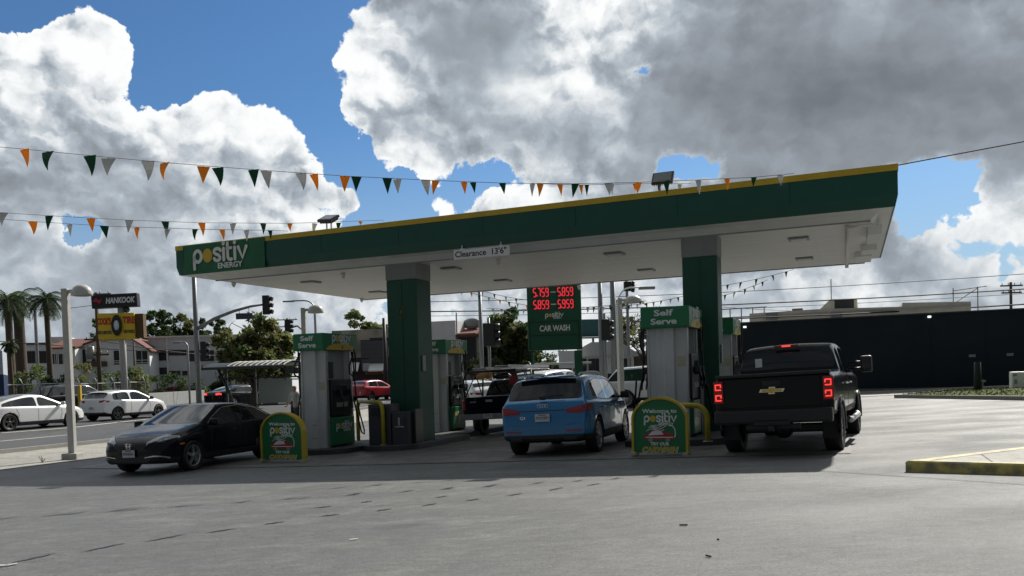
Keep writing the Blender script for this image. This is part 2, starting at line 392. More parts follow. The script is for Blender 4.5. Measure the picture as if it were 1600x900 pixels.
def logo(parent, M, w, m=None, energy=True, ym=None):
    """the station's word mark: p, a yellow disc for the o, sitiv, and a small ENERGY under it; M has its origin at the centre"""
    m = m or LET; ym = ym or MATS['stripe_yellow']
    k = w/1.0; b = MB(); th = .004
    def stroke(pts, r=.022, n=6):
        # flat rounded stroke
        pts = [Vector((p[0]*k, p[1]*k, 0)) for p in pts]; r *= k
        L, R_ = [], []
        for i, p in enumerate(pts):
            t = (pts[min(i+1, len(pts)-1)]-pts[max(i-1, 0)]).normalized(); q = Vector((-t.y, t.x, 0))*r
            e = Vector(); 
            L.append(p+q); R_.append(p-q)
        t0 = (pts[1]-pts[0]).normalized(); t1 = (pts[-1]-pts[-2]).normalized()
        def cap_(c, t, s): 
            q = Vector((-t.y, t.x, 0)); return [c+(q*math.cos(a)+t*math.sin(a))*r for a in [s*math.pi*j/n for j in range(1, n)]]
        for i in range(len(pts)-1):
            b.prism([(p.x, p.y) for p in (L[i], L[i+1], R_[i+1], R_[i])], 'z', 0, th, M)
        c1 = cap_(pts[-1], t1, 1); b.prism([(p.x, p.y) for p in [L[-1]]+c1+[R_[-1]]], 'z', 0, th, M)
        c0 = cap_(pts[0], t0, -1); b.prism([(p.x, p.y) for p in [L[0]]+c0+[R_[0]]], 'z', 0, th, M)
    def arc(cx, cy, rx, ry, a0, a1, n=14): return [(cx+rx*math.cos(math.radians(a0+(a1-a0)*i/n)), cy+ry*math.sin(math.radians(a0+(a1-a0)*i/n))) for i in range(n+1)]
    stroke([(-.478, -.135)]+arc(-.412, .04, .066, .080, 180, -175, 22), .025)
    stroke(arc(-.052, .082, .060, .042, 15, 190, 8)+[(-.085, .052), (-.03, .03)]+arc(-.057, -.002, .056, .044, 15, -165, 8)[1:], .024)
    stroke([(.062, .115), (.062, -.045)], .025); stroke([(.062, .185), (.0621, .19)], .028)
    stroke([(.135, .185), (.135, 0)]+arc(.185, -.002, .050, .045, 180, 285, 6), .025); stroke([(.12, .115), (.20, .115)], .020)
    stroke([(.262, .115), (.262, -.045)], .025); stroke([(.262, .185), (.2621, .19)], .028)
    stroke([(.325, .115), (.395, -.042), (.465, .115)], .025)
    o1 = b.build('lettering', m, parent)
    d = MB(); d.prism([(x*k, y*k) for x, y in arc(-.232, .04, .088, .100, 0, 345, 23)], 'z', 0, th, M); d.build('logo_disc', ym, parent)
    if energy: lettering('ENERGY', .105*k, M @ Matrix.Translation((.17*k, -.125*k, .001)), m, parent, width=.44*k, bold=.03)
POLEG = mat('signal_pole', (.22, .235, .24), .45, metal=.4, noise=.1, nscale=4)
SIGH = mat('signal_housing', (.012, .013, .014), .45, noise=.1)
LAMPM = mat('lamp_post_paint', (.50, .50, .47), .45, noise=.12, nscale=6)
def gdq(u, D): return gd(u, D)
# ------------------------------------------------------------------ the ground and the streets
LOT = ground_mat('lot_asphalt', (.128, .132, .131), (.100, .105, .105), (.172, .175, .168), .66, .30, (.5, 1, 1), oil=.35, bump=.9)
ROAD = ground_mat('road_asphalt', (.062, .063, .065), (.085, .085, .086), (.05, .051, .053), .68, .12, (1, .15, 1), bump=.3)
PAD = ground_mat('pad_concrete', (.17, .167, .158), (.13, .128, .123), (.10, .10, .097), .58, .3, (1, 1, 1), oil=.8, bump=.15, jx=4.7, jy=3.6)
WALK = ground_mat('pavement_concrete', (.36, .35, .31), (.30, .29, .26), (.42, .40, .36), .75, .4, (1, 1, 1), bump=.15, jx=1.6, jy=1.6)
GRASS = mat('grass', (.075, .11, .028), .9, noise=.35, nscale=9, mixcol=(.12, .125, .05), mixscale=2.5, spec=.05)
LANE = mat('lane_paint', (.62, .62, .58), .6, noise=.15, nscale=14, mixcol=(.45, .45, .43), mixscale=8)
def axis_steps():
    a = [0]; st = 1.0
    while a[-1] < 3000:
        a.append(a[-1]+st)
        if a[-1] > 70: st *= 1.25
    return [-x for x in a[::-1]][:-1]+a
def gsheet(name, ss, ts, dz, m, keep=None):
    vs = []; fs = []
    for t in ts:
        for s in ss:
            p = FLc+U*s+V*t; vs.append((p.x, p.y, G(p.x, p.y)+dz))
    n = len(ss)
    for j in range(len(ts)-1):
        for i in range(n-1): fs.append((j*n+i, j*n+i+1, (j+1)*n+i+1, (j+1)*n+i))
    me = bpy.data.meshes.new(name); me.from_pydata(vs, [], fs); me.materials.append(m)
    for p in me.polygons: p.use_smooth = True
    o = bpy.data.objects.new(name, me); COL.objects.link(o); return tag(o, kind='structure')
ax = axis_steps(); gsheet('ground', ax, ax, 0, LOT)
def rng(a, b, st=1.0):
    k = [a]; x = math.floor(a)+1.
    while x < b-1e-6: k.append(x); x += st
    return k+[b]
# the side street runs along V at the left, the cross street along U behind
gsheet('side_street', rng(-34, -6.05), rng(-40, 140), .008, ROAD)
gsheet('cross_street', rng(-6.05, 120), rng(26, 42), .008, ROAD)
gsheet('pavement', rng(-5.9, -1.42), rng(-40, 24), .012, WALK)
gsheet('far_pavement', rng(-5.9, 110), rng(22.5, 25.7), .012, WALK)
gsheet('wall_pavement', rng(6, 110), rng(42, 46), .012, WALK)
gsheet('canopy_pad', rng(.2, 17.9), rng(-3.95, 13.5), .010, PAD)
def curb_strip(name, s0, s1, t0, t1, h, m, w=.15):
    b = MB()
    N_ = max(2, int(max(abs(s1-s0), abs(t1-t0))/2)); 
    for i in range(N_):
        a, c = i/N_, (i+1)/N_
        p0, p1 = loc(s0+(s1-s0)*a, t0+(t1-t0)*a), loc(s0+(s1-s0)*c, t0+(t1-t0)*c)
        d = (p1-p0).normalized(); q = Vector((-d.y, d.x, 0))*w/2; up = Vector((0, 0, h)); dn = Vector((0, 0, -.1))
        for f in ((p0-q+up, p1-q+up, p1+q+up, p0+q+up), (p0-q+dn, p1-q+dn, p1-q+up, p0-q+up), (p0+q+up, p1+q+up, p1+q+dn, p0+q+dn)): b.face([tuple(x) for x in f])
    b.face([tuple(x) for x in (p1-q+dn, p1+q+dn, p1+q+up, p1-q+up)])
    return tag(b.build(name, m), kind='structure')
CURB = mat('kerb_concrete', (.36, .35, .33), .75, noise=.15, nscale=5)
curb_strip('street_kerb', -5.98, -5.98, -40, 24, .13, CURB); curb_strip('far_street_kerb', -34, -34, -40, 120, .13, CURB)
curb_strip('verge_kerb', -5.9, 100, 25.7, 25.7, .13, CURB)
def line(name, pts, w, m=LANE, dz=.014):
    b = MB()
    for p0, p1 in zip(pts, pts[1:]):
        n = max(1, int((p1-p0).length/1.0))
        for i in range(n):
            a, c = p0.lerp(p1, i/n), p0.lerp(p1, (i+1)/n); d = (p1-p0).normalized(); q = Vector((-d.y, d.x, 0))*w/2
            f = []
            for x in (a-q, c-q, c+q, a+q): f.append((x.x, x.y, G(x.x, x.y)+dz))
            b.face(f)
    return tag(b.build(name, m), kind='structure')
line('lane_line', [gp(2, 677), gp(118, 668), gp(232, 655)], .22); line('lane_line', [gp(-60, 694), gp(0, 690), gp(112, 679.5)], .13)
line('lane_line', [gp(268, 652), gp(305, 645)], .16)
line('lane_line', [loc(-24, 20), loc(-24, 100)], .14); line('lane_line', [loc(-8, 30), loc(70, 30)], .14); line('lane_line', [loc(-8, 33.6), loc(70, 33.6)], .12)
SEAL = mat('crack_sealant', (.030, .031, .033), .5, noise=.2, nscale=30)
b = MB()
for (u0, v0, u1, v1) in [(18,880,88,865),(128,863,195,849),(227,847,290,835),(322,833,370,826),(412,820,446,815),(499,807,533,804),(587,799,612,795),(659,791,683,787),(728,783,750,779.5),(792,775,818,771),(857,767,879,762),(917,759,939,755.5),(489,794.5,520,791),(563,786,582,783),(680,778,700,775)]:
    a, c = gp(u0, v0), gp(u1, v1); d = (c-a).normalized(); q = Vector((-d.y, d.x, 0))*.030; pts = []
    for i in range(9):
        f = i/8; x = a.lerp(c, f)+q*.5*math.sin(i*2.1+u0); e = math.sin(math.pi*(.06+.88*f))
        pts.append((x-q*e, x+q*e))
    for (l0, r0), (l1, r1) in zip(pts, pts[1:]): b.face([(x.x, x.y, G(x.x, x.y)+.006) for x in (l0, l1, r1, r0)])
tag(b.build('asphalt_seal_marks', SEAL), kind='structure')
# raised yellow-edged island at right, its paved top a sheet of its own
P = [gp(1415, 737), gp(1600, 742.5), gp(1780, 747), gp(2100, 640), gp(1700, 672), gp(1600, 691), gp(1438, 716)]
P = [gp(1415, 737), gp(1600, 742.5)]; dd = (P[1]-P[0]).normalized(); P = [P[0], P[0]+dd*9]
bk = gp(1425, 728); b0 = P[0]; bdir = (gp(1600, 702)-gp(1440, 722)); bdir.z = 0; bdir.normalize()
isl = [P[0], P[1], P[1]+bdir*9, P[0]+bdir*9]
b = MB(); h_ = .145; ctr = sum(isl, Vector())/4
outer = [Vector((p.x, p.y, G(p.x, p.y)-.1)) for p in isl]; top = [Vector((p.x, p.y, G(p.x, p.y)+h_)) for p in isl]
def inset(ps, w):
    out = []
    n = len(ps)
    for i in range(n):
        a, c, d = ps[i-1], ps[i], ps[(i+1) % n]; e1 = (c-a); e1.z = 0; e1.normalize(); e2 = (d-c); e2.z = 0; e2.normalize()
        n1 = Vector((-e1.y, e1.x, 0)); n2 = Vector((-e2.y, e2.x, 0)); bis = (n1+n2); k = w/max(.3, bis.dot(n1)); out.append(c+bis*k)
    return out
inn = inset(top, .16)
for i in range(4):
    j = (i+1) % 4
    tb = top[i]-Vector((0, 0, .02)), top[j]-Vector((0, 0, .02)); ti = inset(top, .02)
    b.face([outer[i], outer[j], tb[1], tb[0]]); b.face([tb[0], tb[1], ti[j], ti[i]]); b.face([ti[i], ti[j], inn[j], inn[i]])
isl_o = b.build('kerbed_island', YEL_P); tag(isl_o, 'low island with worn yellow kerb at the right edge of the forecourt', 'kerb island')
b = MB(); b.face([tuple(p-Vector((0, 0, .004))) for p in inn]); b.build('paving', WALK, isl_o)
# grass verge at right, wedge-shaped, with its own kerb
v0 = gp(1397, 622); v1 = gp(1660, 627); v2 = gp(1800, 606); v3 = gp(1480, 613)
vp = [v0, v1, v1+(v2-v1), v3]
b = MB(); mid = [(a+b_)/2 for a, b_ in zip(vp, vp[1:]+vp[:1])]
tp = [Vector((p.x, p.y, G(p.x, p.y)+.14)) for p in vp]; bt = [Vector((p.x, p.y, G(p.x, p.y)-.1)) for p in vp]; inn2 = inset(tp, .18)
for i in range(4):
    j = (i+1) % 4; b.face([bt[i], bt[j], tp[j], tp[i]]); b.face([tp[i], tp[j], inn2[j], inn2[i]])
tag(b.build('verge_edging', mat('verge_kerb', (.20, .19, .17), .8, noise=.2, nscale=4)), kind='structure')
b = MB(); c_ = sum(inn2, Vector())/4+Vector((0, 0, .10))
for i in range(4): b.face([inn2[i], inn2[(i+1) % 4], c_])
tag(b.build('grass_verge', GRASS, smooth=True), kind='structure')
rg = random.Random(5); b = MB(); n_ = 0
while n_ < 2600:
    a1, a2 = rg.random(), rg.random(); i = rg.randrange(4)
    if a1+a2 > 1: a1, a2 = 1-a1, 1-a2
    p = inn2[i]+(inn2[(i+1) % 4]-inn2[i])*a1+(c_-inn2[i])*a2
    an = rg.uniform(0, 6.3); q = Vector((math.cos(an), math.sin(an), 0))*.03; hh = rg.uniform(.02, .05)
    b.face([tuple(p-q), tuple(p+q), tuple(p+Vector((rg.uniform(-.03, .03), rg.uniform(-.03, .03), hh)))]); n_ += 1
tag(b.build('grass_blades', GRASS), 'short grass blades on the small verge', 'grass', kind='stuff')
# ------------------------------------------------------------------ canopy
ZT, ZB, ZS = 3.981+CAMZ, 3.147+CAMZ, 2.990+CAMZ
CL, CW = 18.85, 8.78
can = empty('station_canopy', FLc, CANG, 'long flat forecourt canopy with green and yellow fascia on two green columns', 'canopy')
STR = .13; zy = ZT-STR
b = MB()
def ring_faces(b, x0, x1, y0, y1, za, zb_, in0, in1):
    A = [(x0+in0, y0+in0, za), (x1-in0, y0+in0, za), (x1-in0, y1-in0, za), (x0+in0, y1-in0, za)]
    B = [(x0+in1, y0+in1, zb_), (x1-in1, y0+in1, zb_), (x1-in1, y1-in1, zb_), (x0+in1, y1-in1, zb_)]
    for i in range(4): b.face([A[i], A[(i+1) % 4], B[(i+1) % 4], B[i]])
# green panel: a vertical upper band and a slightly inset lower band as in the photo
zm = ZB+.22
ring_faces(b, 0, CL, 0, CW, zy, zm, 0, 0.0); ring_faces(b, 0, CL, 0, CW, zm, ZB, 0, .05); ring_faces(b, 0, CL, 0, CW, ZB, ZB, .05, .09)
b.build('fascia', GREEN, can)
b = MB()
for i in range(1, 8): b.box((i*CL/8+.3, -.001, (zy+zm)/2), (.012, .006, zy-zm-.01))
b.build('fascia_seam', mat('seam_green', (.003, .035, .025), .6), can)
b = MB(); ring_faces(b, 0, CL, 0, CW, ZT, zy, -.012, -.012); ring_faces(b, 0, CL, 0, CW, zy, zy, -.012, 0); ring_faces(b, 0, CL, 0, CW, ZT, ZT, -.012, .08); ring_faces(b, 0, CL, 0, CW, ZT, ZT-.3, .08, .08)
b.build('yellow_stripe', YEL, can)
b = MB(); b.face([(.08, .08, ZT-.3), (CL-.08, .08, ZT-.3), (CL-.08, CW-.08, ZT-.3), (.08, CW-.08, ZT-.3)]); b.build('roof_deck', GRY, can)
I0, I1, IY = .95, .50, .50
b = MB()
A = [(.09, .09), (CL-.09, .09), (CL-.09, CW-.09), (.09, CW-.09)]; Bq = [(I0, IY), (CL-I1, IY), (CL-I1, CW-IY), (I0, CW-IY)]
for i in range(4):
    j = (i+1) % 4; m0 = [((A[k][0]*.35+Bq[k][0]*.65), (A[k][1]*.35+Bq[k][1]*.65)) for k in (i, j)]
    b.face([(*A[i], ZB-.002), (*A[j], ZB-.002), (*m0[1], ZB-.03), (*m0[0], ZB-.03)]); b.face([(*m0[0], ZB-.03), (*m0[1], ZB-.03), (*Bq[j], ZS), (*Bq[i], ZS)])
b.build('soffit_edge', WHT, can)
b = MB(); npan = 44; w_ = (CL-I1-I0)/npan
for k in range(npan):
    x0 = I0+k*w_; x1 = x0+w_; 
    b.face([(x0+.006, IY, ZS), (x1-.006, IY, ZS), (x1-.006, CW-IY, ZS), (x0+.006, CW-IY, ZS)]); b.face([(x1-.006, IY, ZS), (x1, IY, ZS+.003), (x1, CW-IY, ZS+.003), (x1-.006, CW-IY, ZS)]); b.face([(x1, IY, ZS+.003), (x1+.006, IY, ZS), (x1+.006, CW-IY, ZS), (x1, CW-IY, ZS+.003)])
b.build('soffit', SOF, can)
b = MB(); b.box(((I0+CL-I1)/2, IY+.03, ZS-.012), (CL-I1-I0, .05, .03)); b.box(((I0+CL-I1)/2, CW-IY-.03, ZS-.012), (CL-I1-I0, .05, .03)); b.build('soffit_trim', GRY, can)
def canopy_local(P_):
    r = P_-FLc; return Vector((r.dot(U), r.dot(V), P_.z))
def on_soffit(u, v, z=ZS):
    d = pdir(u, v); p = CP+d*((z-CP.z)/d.z); return canopy_local(p)
LAMPF = mat('soffit_lamp_lens', (.62, .64, .60), .3, noise=.05)
for (u, v) in [(486,440),(590,455.5),(705,418.5),(786,437.5),(960,395.5),(1010,421),(1248,372),(1257,403),(545,428)][:8]:
    q = on_soffit(u, v); b = MB(); b.box((q.x, q.y, ZS-.022), (.46, .46, .045), None, .01); l_ = b.build('recessed_light', GRY, can)
    b = MB(); b.box((q.x, q.y, ZS-.048), (.34, .34, .012), None, .004); b.build('lens', LAMPF, l_)
# soffit sprinkler-like drops
for (u, v) in [(536,427),(779,405),(905,446),(565,466),(365,441)]:
    q = on_soffit(u, v); b = MB(); b.lathe([(.001, ZS), (.07, ZS), (.07, ZS-.04), (.05, ZS-.10), (.02, ZS-.15), (.001, ZS-.15)], 12, Matrix.Translation((q.x, q.y, 0))); b.build('soffit_camera', WHT, can)
# conduit and junction boxes under the right end
qa, qb = on_soffit(1324, 351), on_soffit(1323, 410)
b = MB(); b.tube([(qa.x, qa.y, ZS-.05), (qb.x, qb.y, ZS-.05)], .035); b.tube([(qb.x, qb.y, ZS-.05), (qb.x, qb.y, ZS-.16)], .05); b.tube([(qa.x, qa.y, ZS-.05), (qa.x+.5, qa.y+.0, ZS-.05)], .03); b.build('conduit', WHT, can)
for c_, d_ in (((qa.x+.55, 2.0, ZS-.10), (.30, 1.5, .20)), ((qa.x+.5, 4.6, ZS-.08), (.36, .9, .16)), ((qa.x+.38, 6.3, ZS-.07), (.42, 1.4, .14))):
    b = MB(); b.box(c_, d_, None, .02); b.build('junction_box', WHT, can)
# the banner with the word mark
def fasc_s(u, v):
    # s where the ray of a photo point meets the front fascia plane
    d = pdir(u, v); n = V; t = (FLc-CP).dot(Vector((n.x, n.y, 0)))/d.dot(Vector((n.x, n.y, 0))); p = CP+d*t; return canopy_local(p)
s1 = fasc_s(415, 400).x; s0 = .30
bn = MB(); zc = (ZT+ZB)/2; nx, nz = 26, 10; x0, x1, z0, z1 = s0, s1, ZB-.02, ZT-.03
vsg = []
for j in range(nz+1):
    for i in range(nx+1):
        x = x0+(x1-x0)*i/nx; z = z0+(z1-z0)*j/nz
        wv_ = .006*math.sin(x*5+z*7)+.005*math.sin(x*11-z*4)
        vsg.append(bn.bm.verts.new((x, -.035+wv_-.004*math.sin(j*1.2+i*.5), z)))
for j in range(nz):
    for i in range(nx): bn.bm.faces.new((vsg[j*(nx+1)+i], vsg[j*(nx+1)+i+1], vsg[(j+1)*(nx+1)+i+1], vsg[(j+1)*(nx+1)+i]))
for (a, c) in (((x0, z0), (x1, z0)), ((x1, z0), (x1, z1)), ((x1, z1), (x0, z1)), ((x0, z1), (x0, z0))):
    bn.face([(a[0], -.035, a[1]), (c[0], -.035, c[1]), (c[0], -.014, c[1]), (a[0], -.014, a[1])])
ban = bn.build('banner', GREEN_B, can, smooth=True)
la, lb = fasc_s(301, 400).x, fasc_s(393, 395).x
logo(ban, frame(((la+lb)/2, -.052, (ZT+ZB)/2-.03), (1, 0, 0), (0, 0, 1)), (lb-la)*.94)
# columns
def plane_s(u, v, t):
    d = pdir(u, v); n = V; k_ = (FLc+V*t-CP).dot(n)/d.dot(n); return canopy_local(CP+d*k_).x
CS = []
for (uc, n_) in ((633, 1), (1098, 2)):
    y0 = IY+.02; ua, ub_ = ((604.5, 651) if n_ == 1 else (1067, 1122)); sa_, sb_ = plane_s(ua, 480, y0), plane_s(ub_, 480, y0); sx = (sa_+sb_)/2; wdt = sb_-sa_; dep = .80 if n_ == 1 else .66;
    g0_ = loc(sx, y0+.3).z-.05; c0 = MB(); ztop = {1: 437, 2: 401}[n_]
    pw = loc(sx, y0); zc_ = zat(ztop, pw)
    c0.box((sx, y0+dep/2, (g0_+zc_)/2), (wdt, dep, zc_-g0_), None, .03)
    c0.box((sx, y0-.006, (g0_+zc_)/2), (.03, .012, zc_-g0_-.1)); 
    col = c0.build('column', mat('column_green', (.006, .075, .045), .52, noise=.12, nscale=2), can)
    c1 = MB(); c1.box((sx, y0+dep/2, (ZS+zc_)/2), (wdt+.02, dep+.02, ZS-zc_), None, .02); c1.build('column_head', mat('column_head', (.24, .25, .245), .5, noise=.15, nscale=3, stretch=(1, 1, .4)), col)
    if n_ == 1:
        DY = mat('faded_yellow', (.16, .14, .03), .6); lettering('8', .16, frame((sx, y0-.016, zc_-.85), (1, 0, 0), (0, 0, 1)), DY, col, name='column_number')
        c2 = MB(); c2.tube([(sx+.085*math.cos(a), y0-.014, zc_-.85+.17*math.sin(a)) for a in [i*math.pi/10 for i in range(21)]], .009, 5); c2.build('number_ring', DY, col)
    b = MB(); b.box((sx+wdt/2+.02, y0+.25, zc_-2.2), (.04, .16, .42), None, .01); b.build('notice_box', GRY, col)
    CS.append((sx, y0, dep, wdt))
# clearance sign hanging from the fascia
q0, q1 = fasc_s(710, 398), fasc_s(797, 392); w_ = (q1-q0).length
cs = empty('clearance_sign', FLc, CANG, "white hanging sign reading Clearance 13'6\" on the canopy's front edge", 'sign')
zc = (q0.z+q1.z)/2; xc = (q0.x+q1.x)/2
b = MB(); b.box((xc, -.03, zc), (w_, .02, .24), None, .004); b.build('panel', WPNT, cs)
M = frame((xc-.02, -.0415, zc), (1, 0, 0), (0, 0, 1)); lettering("Clearance  13'6\"", .20, M, BLKP, cs, width=w_*.92, bold=.02, ext=.001)
b = MB()
for dx in (-.35, .35): b.tube([(xc+dx*w_, -.03, zc+.10), (xc+dx*w_, -.02, zc+.22)], .012); b.box((xc+dx*w_, -.03, zc+.125), (.10, .03, .035))
b.build('hook', WHT, cs)
# floodlights on the roof edge
for (u, v, sz, lab) in ((509, 341, .50, 'black square floodlight on the canopy roof near the banner'), (1034, 278, .48, 'black square floodlight on the canopy roof near the middle column')):
    q = fasc_s(u, v+12); fl = empty('floodlight', FLc+U*q.x+V*.25, CANG, lab, 'floodlight', 'floodlights on the canopy roof'); fl.rotation_euler = (0, 0, CANG)
    M = Matrix.Translation((0, -.12, zat(v, FLc+U*q.x+V*.1))) @ Matrix.Rotation(math.radians(-38 if u > 600 else -60), 4, 'X') @ (Matrix.Rotation(math.radians(12), 4, 'Y') if u < 600 else Matrix.Identity(4))
    b = MB(); b.box((0, 0, 0), (sz, .07, sz*.72), M, .012)
    for i in range(9): b.box((-sz*.4+i*sz*.1, .06, 0), (.012, .06, sz*.6), M)
    b.build('housing', BLKP, fl)
    b = MB(); b.box((0, -.037, 0), (sz*.84, .01, sz*.56), M, .003); b.build('lens', mat('flood_lens', (.20, .21, .20), .15, noise=.1, nscale=30), fl)
    zz = M.translation.z
    b = MB(); 
    for dx in (-.07, .07): b.box((dx, -.10, (ZT-.3+zz)/2), (.03, .03, zz-(ZT-.3)))
    b.box((0, -.10, ZT-.02), (.24, .12, .03)); b.build('bracket', STEEL, fl)
# ------------------------------------------------------------------ pump islands and dispensers
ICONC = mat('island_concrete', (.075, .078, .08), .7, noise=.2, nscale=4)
def island(name, s0, s1, t0, t1, lab):
    o_ = empty(name, FLc, CANG, lab, 'pump island', 'raised pump islands')
    b = MB(); n = 10; pts = []
    for i in range(n+1): a = math.pi+math.pi*i/n; pts.append(((s0+s1)/2+(s1-s0)/2*math.cos(a), t0+.45+.45*math.sin(a)))
    for i in range(n+1): a = math.pi*i/n; pts.append(((s0+s1)/2+(s1-s0)/2*math.cos(a), t1-.45+.45*math.sin(a)))
    A, Bv, Cc = [], [], []
    cx, cy = (s0+s1)/2, (t0+t1)/2
    for (x, y) in pts:
        p = FLc+U*x+V*y; z = G(p.x, p.y); A.append((x, y, z-.1)); Bv.append((x, y, z+.13)); ix = x+(cx-x)*.03; Cc.append((ix, y+(cy-y)*.006, z+.15))
    m = len(pts)
    for i in range(m):
        j = (i+1) % m; b.face([A[i], A[j], Bv[j], Bv[i]]); b.face([Bv[i], Bv[j], Cc[j], Cc[i]])
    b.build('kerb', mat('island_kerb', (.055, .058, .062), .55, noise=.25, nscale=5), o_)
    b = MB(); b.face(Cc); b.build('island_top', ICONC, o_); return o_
SCR = mat('display_glass', (.02, .035, .03), .1, spec=.6)
def dispenser(sx, ty, label, num, W_=1.10, Dp=1.28, H=2.60, hoses=True, zofs=.15):
    """self-serve dispenser; the narrow 'Self Serve' end looks along -V, hose faces along +-U"""
    p = loc(sx, ty); d = empty('fuel_dispenser', (p.x, p.y, p.z+zofs-.02), CANG, label, 'fuel pump', 'self-serve fuel pumps')
    hh = .44; zc_ = H; w2, d2 = W_/2, Dp/2
    # fluted metal end walls: three shallow vertical ribs
    for sy in (-1, 1):
        b = MB(); xs = [-w2*.86, -w2*.52, -w2*.46, -w2*.16, -w2*.10, w2*.34, w2*.40, w2*.86]; ys_ = [0, 0, .06, .06, .11, .11, .02, .02]
        poly = [(x, sy*(d2+y-.06)) for x, y in zip(xs, ys_)]+[(w2*.86, sy*(d2-.22)), (-w2*.86, sy*(d2-.22))]
        b.prism(poly, 'z', 0, zc_, None); ep = b.build('end_panel', PUMPW, d)
        b = MB(); yo = sy*(d2+.055)
        b.box((w2*.12, sy*(d2+.052), .62), (w2*.42, .006, .01)); b.box((w2*.12, sy*(d2+.052), .28), (w2*.42, .006, .01)); b.lathe([(.001, 0), (.018, 0), (.018, .01), (.001, .01)], 10, Matrix.Translation((w2*.22, sy*(d2+.052), .72)), axis='y'); b.build('panel_lock', GRY, ep)
        b = MB(); b.box((w2*.66, sy*(d2-.035), 1.62), (.16, .006, .20)); b.build('sticker', mat('sticker_pale', (.55, .52, .35), .5, noise=.2, nscale=60), ep)
        b = MB(); b.box((w2*.90, sy*(d2-.10), zc_/2), (.05, .12, zc_), None, .012); b.box((-w2*.90, sy*(d2-.10), zc_/2), (.05, .12, zc_), None, .012); b.build('corner_trim', SILV, ep)
    b = MB(); b.box((0, 0, zc_/2), (W_*.60, Dp-.42, zc_)); b.build('core', mat('pump_core', (.34, .35, .345), .4, noise=.08, nscale=4), d)
    # header
    b = MB(); b.box((0, 0, zc_+hh/2), (W_+.12, Dp+.30, hh), None, .03); hd = b.build('header', mat('header_green', (.012, .19, .075), .35, noise=.05, nscale=2), d)
    Mf = frame((-.02, -(Dp/2+.153), zc_+hh*.70), (1, 0, 0), (0, 0, 1)); lettering('Self', .17, Mf, LET, hd, width=.40, bold=.03)
    Mf = frame((-.02, -(Dp/2+.153), zc_+hh*.30), (1, 0, 0), (0, 0, 1)); lettering('Serve', .17, Mf, LET, hd, width=.54, bold=.03)
    for sx_ in (1, -1):
        rv = (0, sx_, 0); X = sx_*(W_/2+.063)
        logo(hd, frame((X, sx_*.04, zc_+hh*.64), rv, (0, 0, 1)), .86)
        b = MB(); arc = [(-.66*math.cos(math.pi*i/16), .17*math.sin(math.pi*i/16)) for i in range(17)]
        b.prism(arc, 'z', 0, .006, frame((X, 0, zc_+.012), rv, (0, 0, 1))); ya = b.build('yellow_arc', MATS['stripe_yellow'], hd)
        lettering(num, .12, frame((X+sx_*.007, sx_*.05, zc_+.085), rv, (0, 0, 1)), BLKP, ya, bold=.02)
        # hose face
        X0 = sx_*W_*.30
        b = MB(); b.box((X0+sx_*.10, 0, 1.30), (.22, Dp-.38, .95), None, .03); fc = b.build('dispenser_face', BLKP, d)
        b = MB(); b.box((X0+sx_*.216, sx_*.02, 1.48), (.012, .42, .30), None, .006); b.build('screen', SCR, fc)
        b = MB(); b.box((X0+sx_*.216, -sx_*.02, 1.12), (.012, .50, .12)); b.build('keypad', mat('keypad_grey', (.30, .31, .30), .4, noise=.3, nscale=60), fc)
        b = MB(); b.box((X0+sx_*.12, 0, .44), (.24, Dp-.32, .72), None, .02); lp = b.build('base_panel', mat('header_green', (0, 0, 0)), d)
        logo(lp, frame((X0+sx_*.243, 0, .54), rv, (0, 0, 1)), .74)
        b = MB(); b.box((X0+sx_*.10, -sx_*.34, 2.02), (.05, .22, .42), None, .01); b.build('notice_frame', BLKP, d)
        if hoses:
            for k, yy in enumerate((-.20, .20)):
                b = MB(); b.tube([(X0+sx_*.20, yy, 1.42), (X0+sx_*.33, yy, 1.38), (X0+sx_*.36, yy, 1.20)], .03, 8); b.box((X0+sx_*.28, yy, 1.44), (.14, .07, .14), None, .02); b.tube([(X0+sx_*.36, yy, 1.22), (X0+sx_*.38, yy, 1.02)], .016, 6); b.build('nozzle', BLKP, d)
            b = MB(); yh = sx_*(Dp/2-.14)
            b.tube([(X0+sx_*.2, yh, zc_-.02), (X0+sx_*.26, yh-.06, 2.35), (X0+sx_*.27, yh-.22, 2.12), (X0+sx_*.26, yh-.20, 1.92), (X0+sx_*.26, yh-.02, 1.84), (X0+sx_*.28, yh+.05, 2.0), (X0+sx_*.30, yh+.03, 2.4), (X0+sx_*.28, yh, 2.58)], .022, 8)
            b.build('hose_loop', BLK, d)
            b = MB(); b.tube([(X0+sx_*.24, yh, zc_-.02), (X0+sx_*.26, yh, 2.0), (X0+sx_*.28, yh+.02, 1.4), (X0+sx_*.40, yh+.02, .8), (X0+sx_*.52, yh, .42), (X0+sx_*.54, yh-.04, .30), (X0+sx_*.50, yh-.10, .36), (X0+sx_*.40, yh-.18, 1.0), (X0+sx_*.37, yh-.22, 1.25)], .020, 8)
            b.build('hose', BLK, d)
    return d
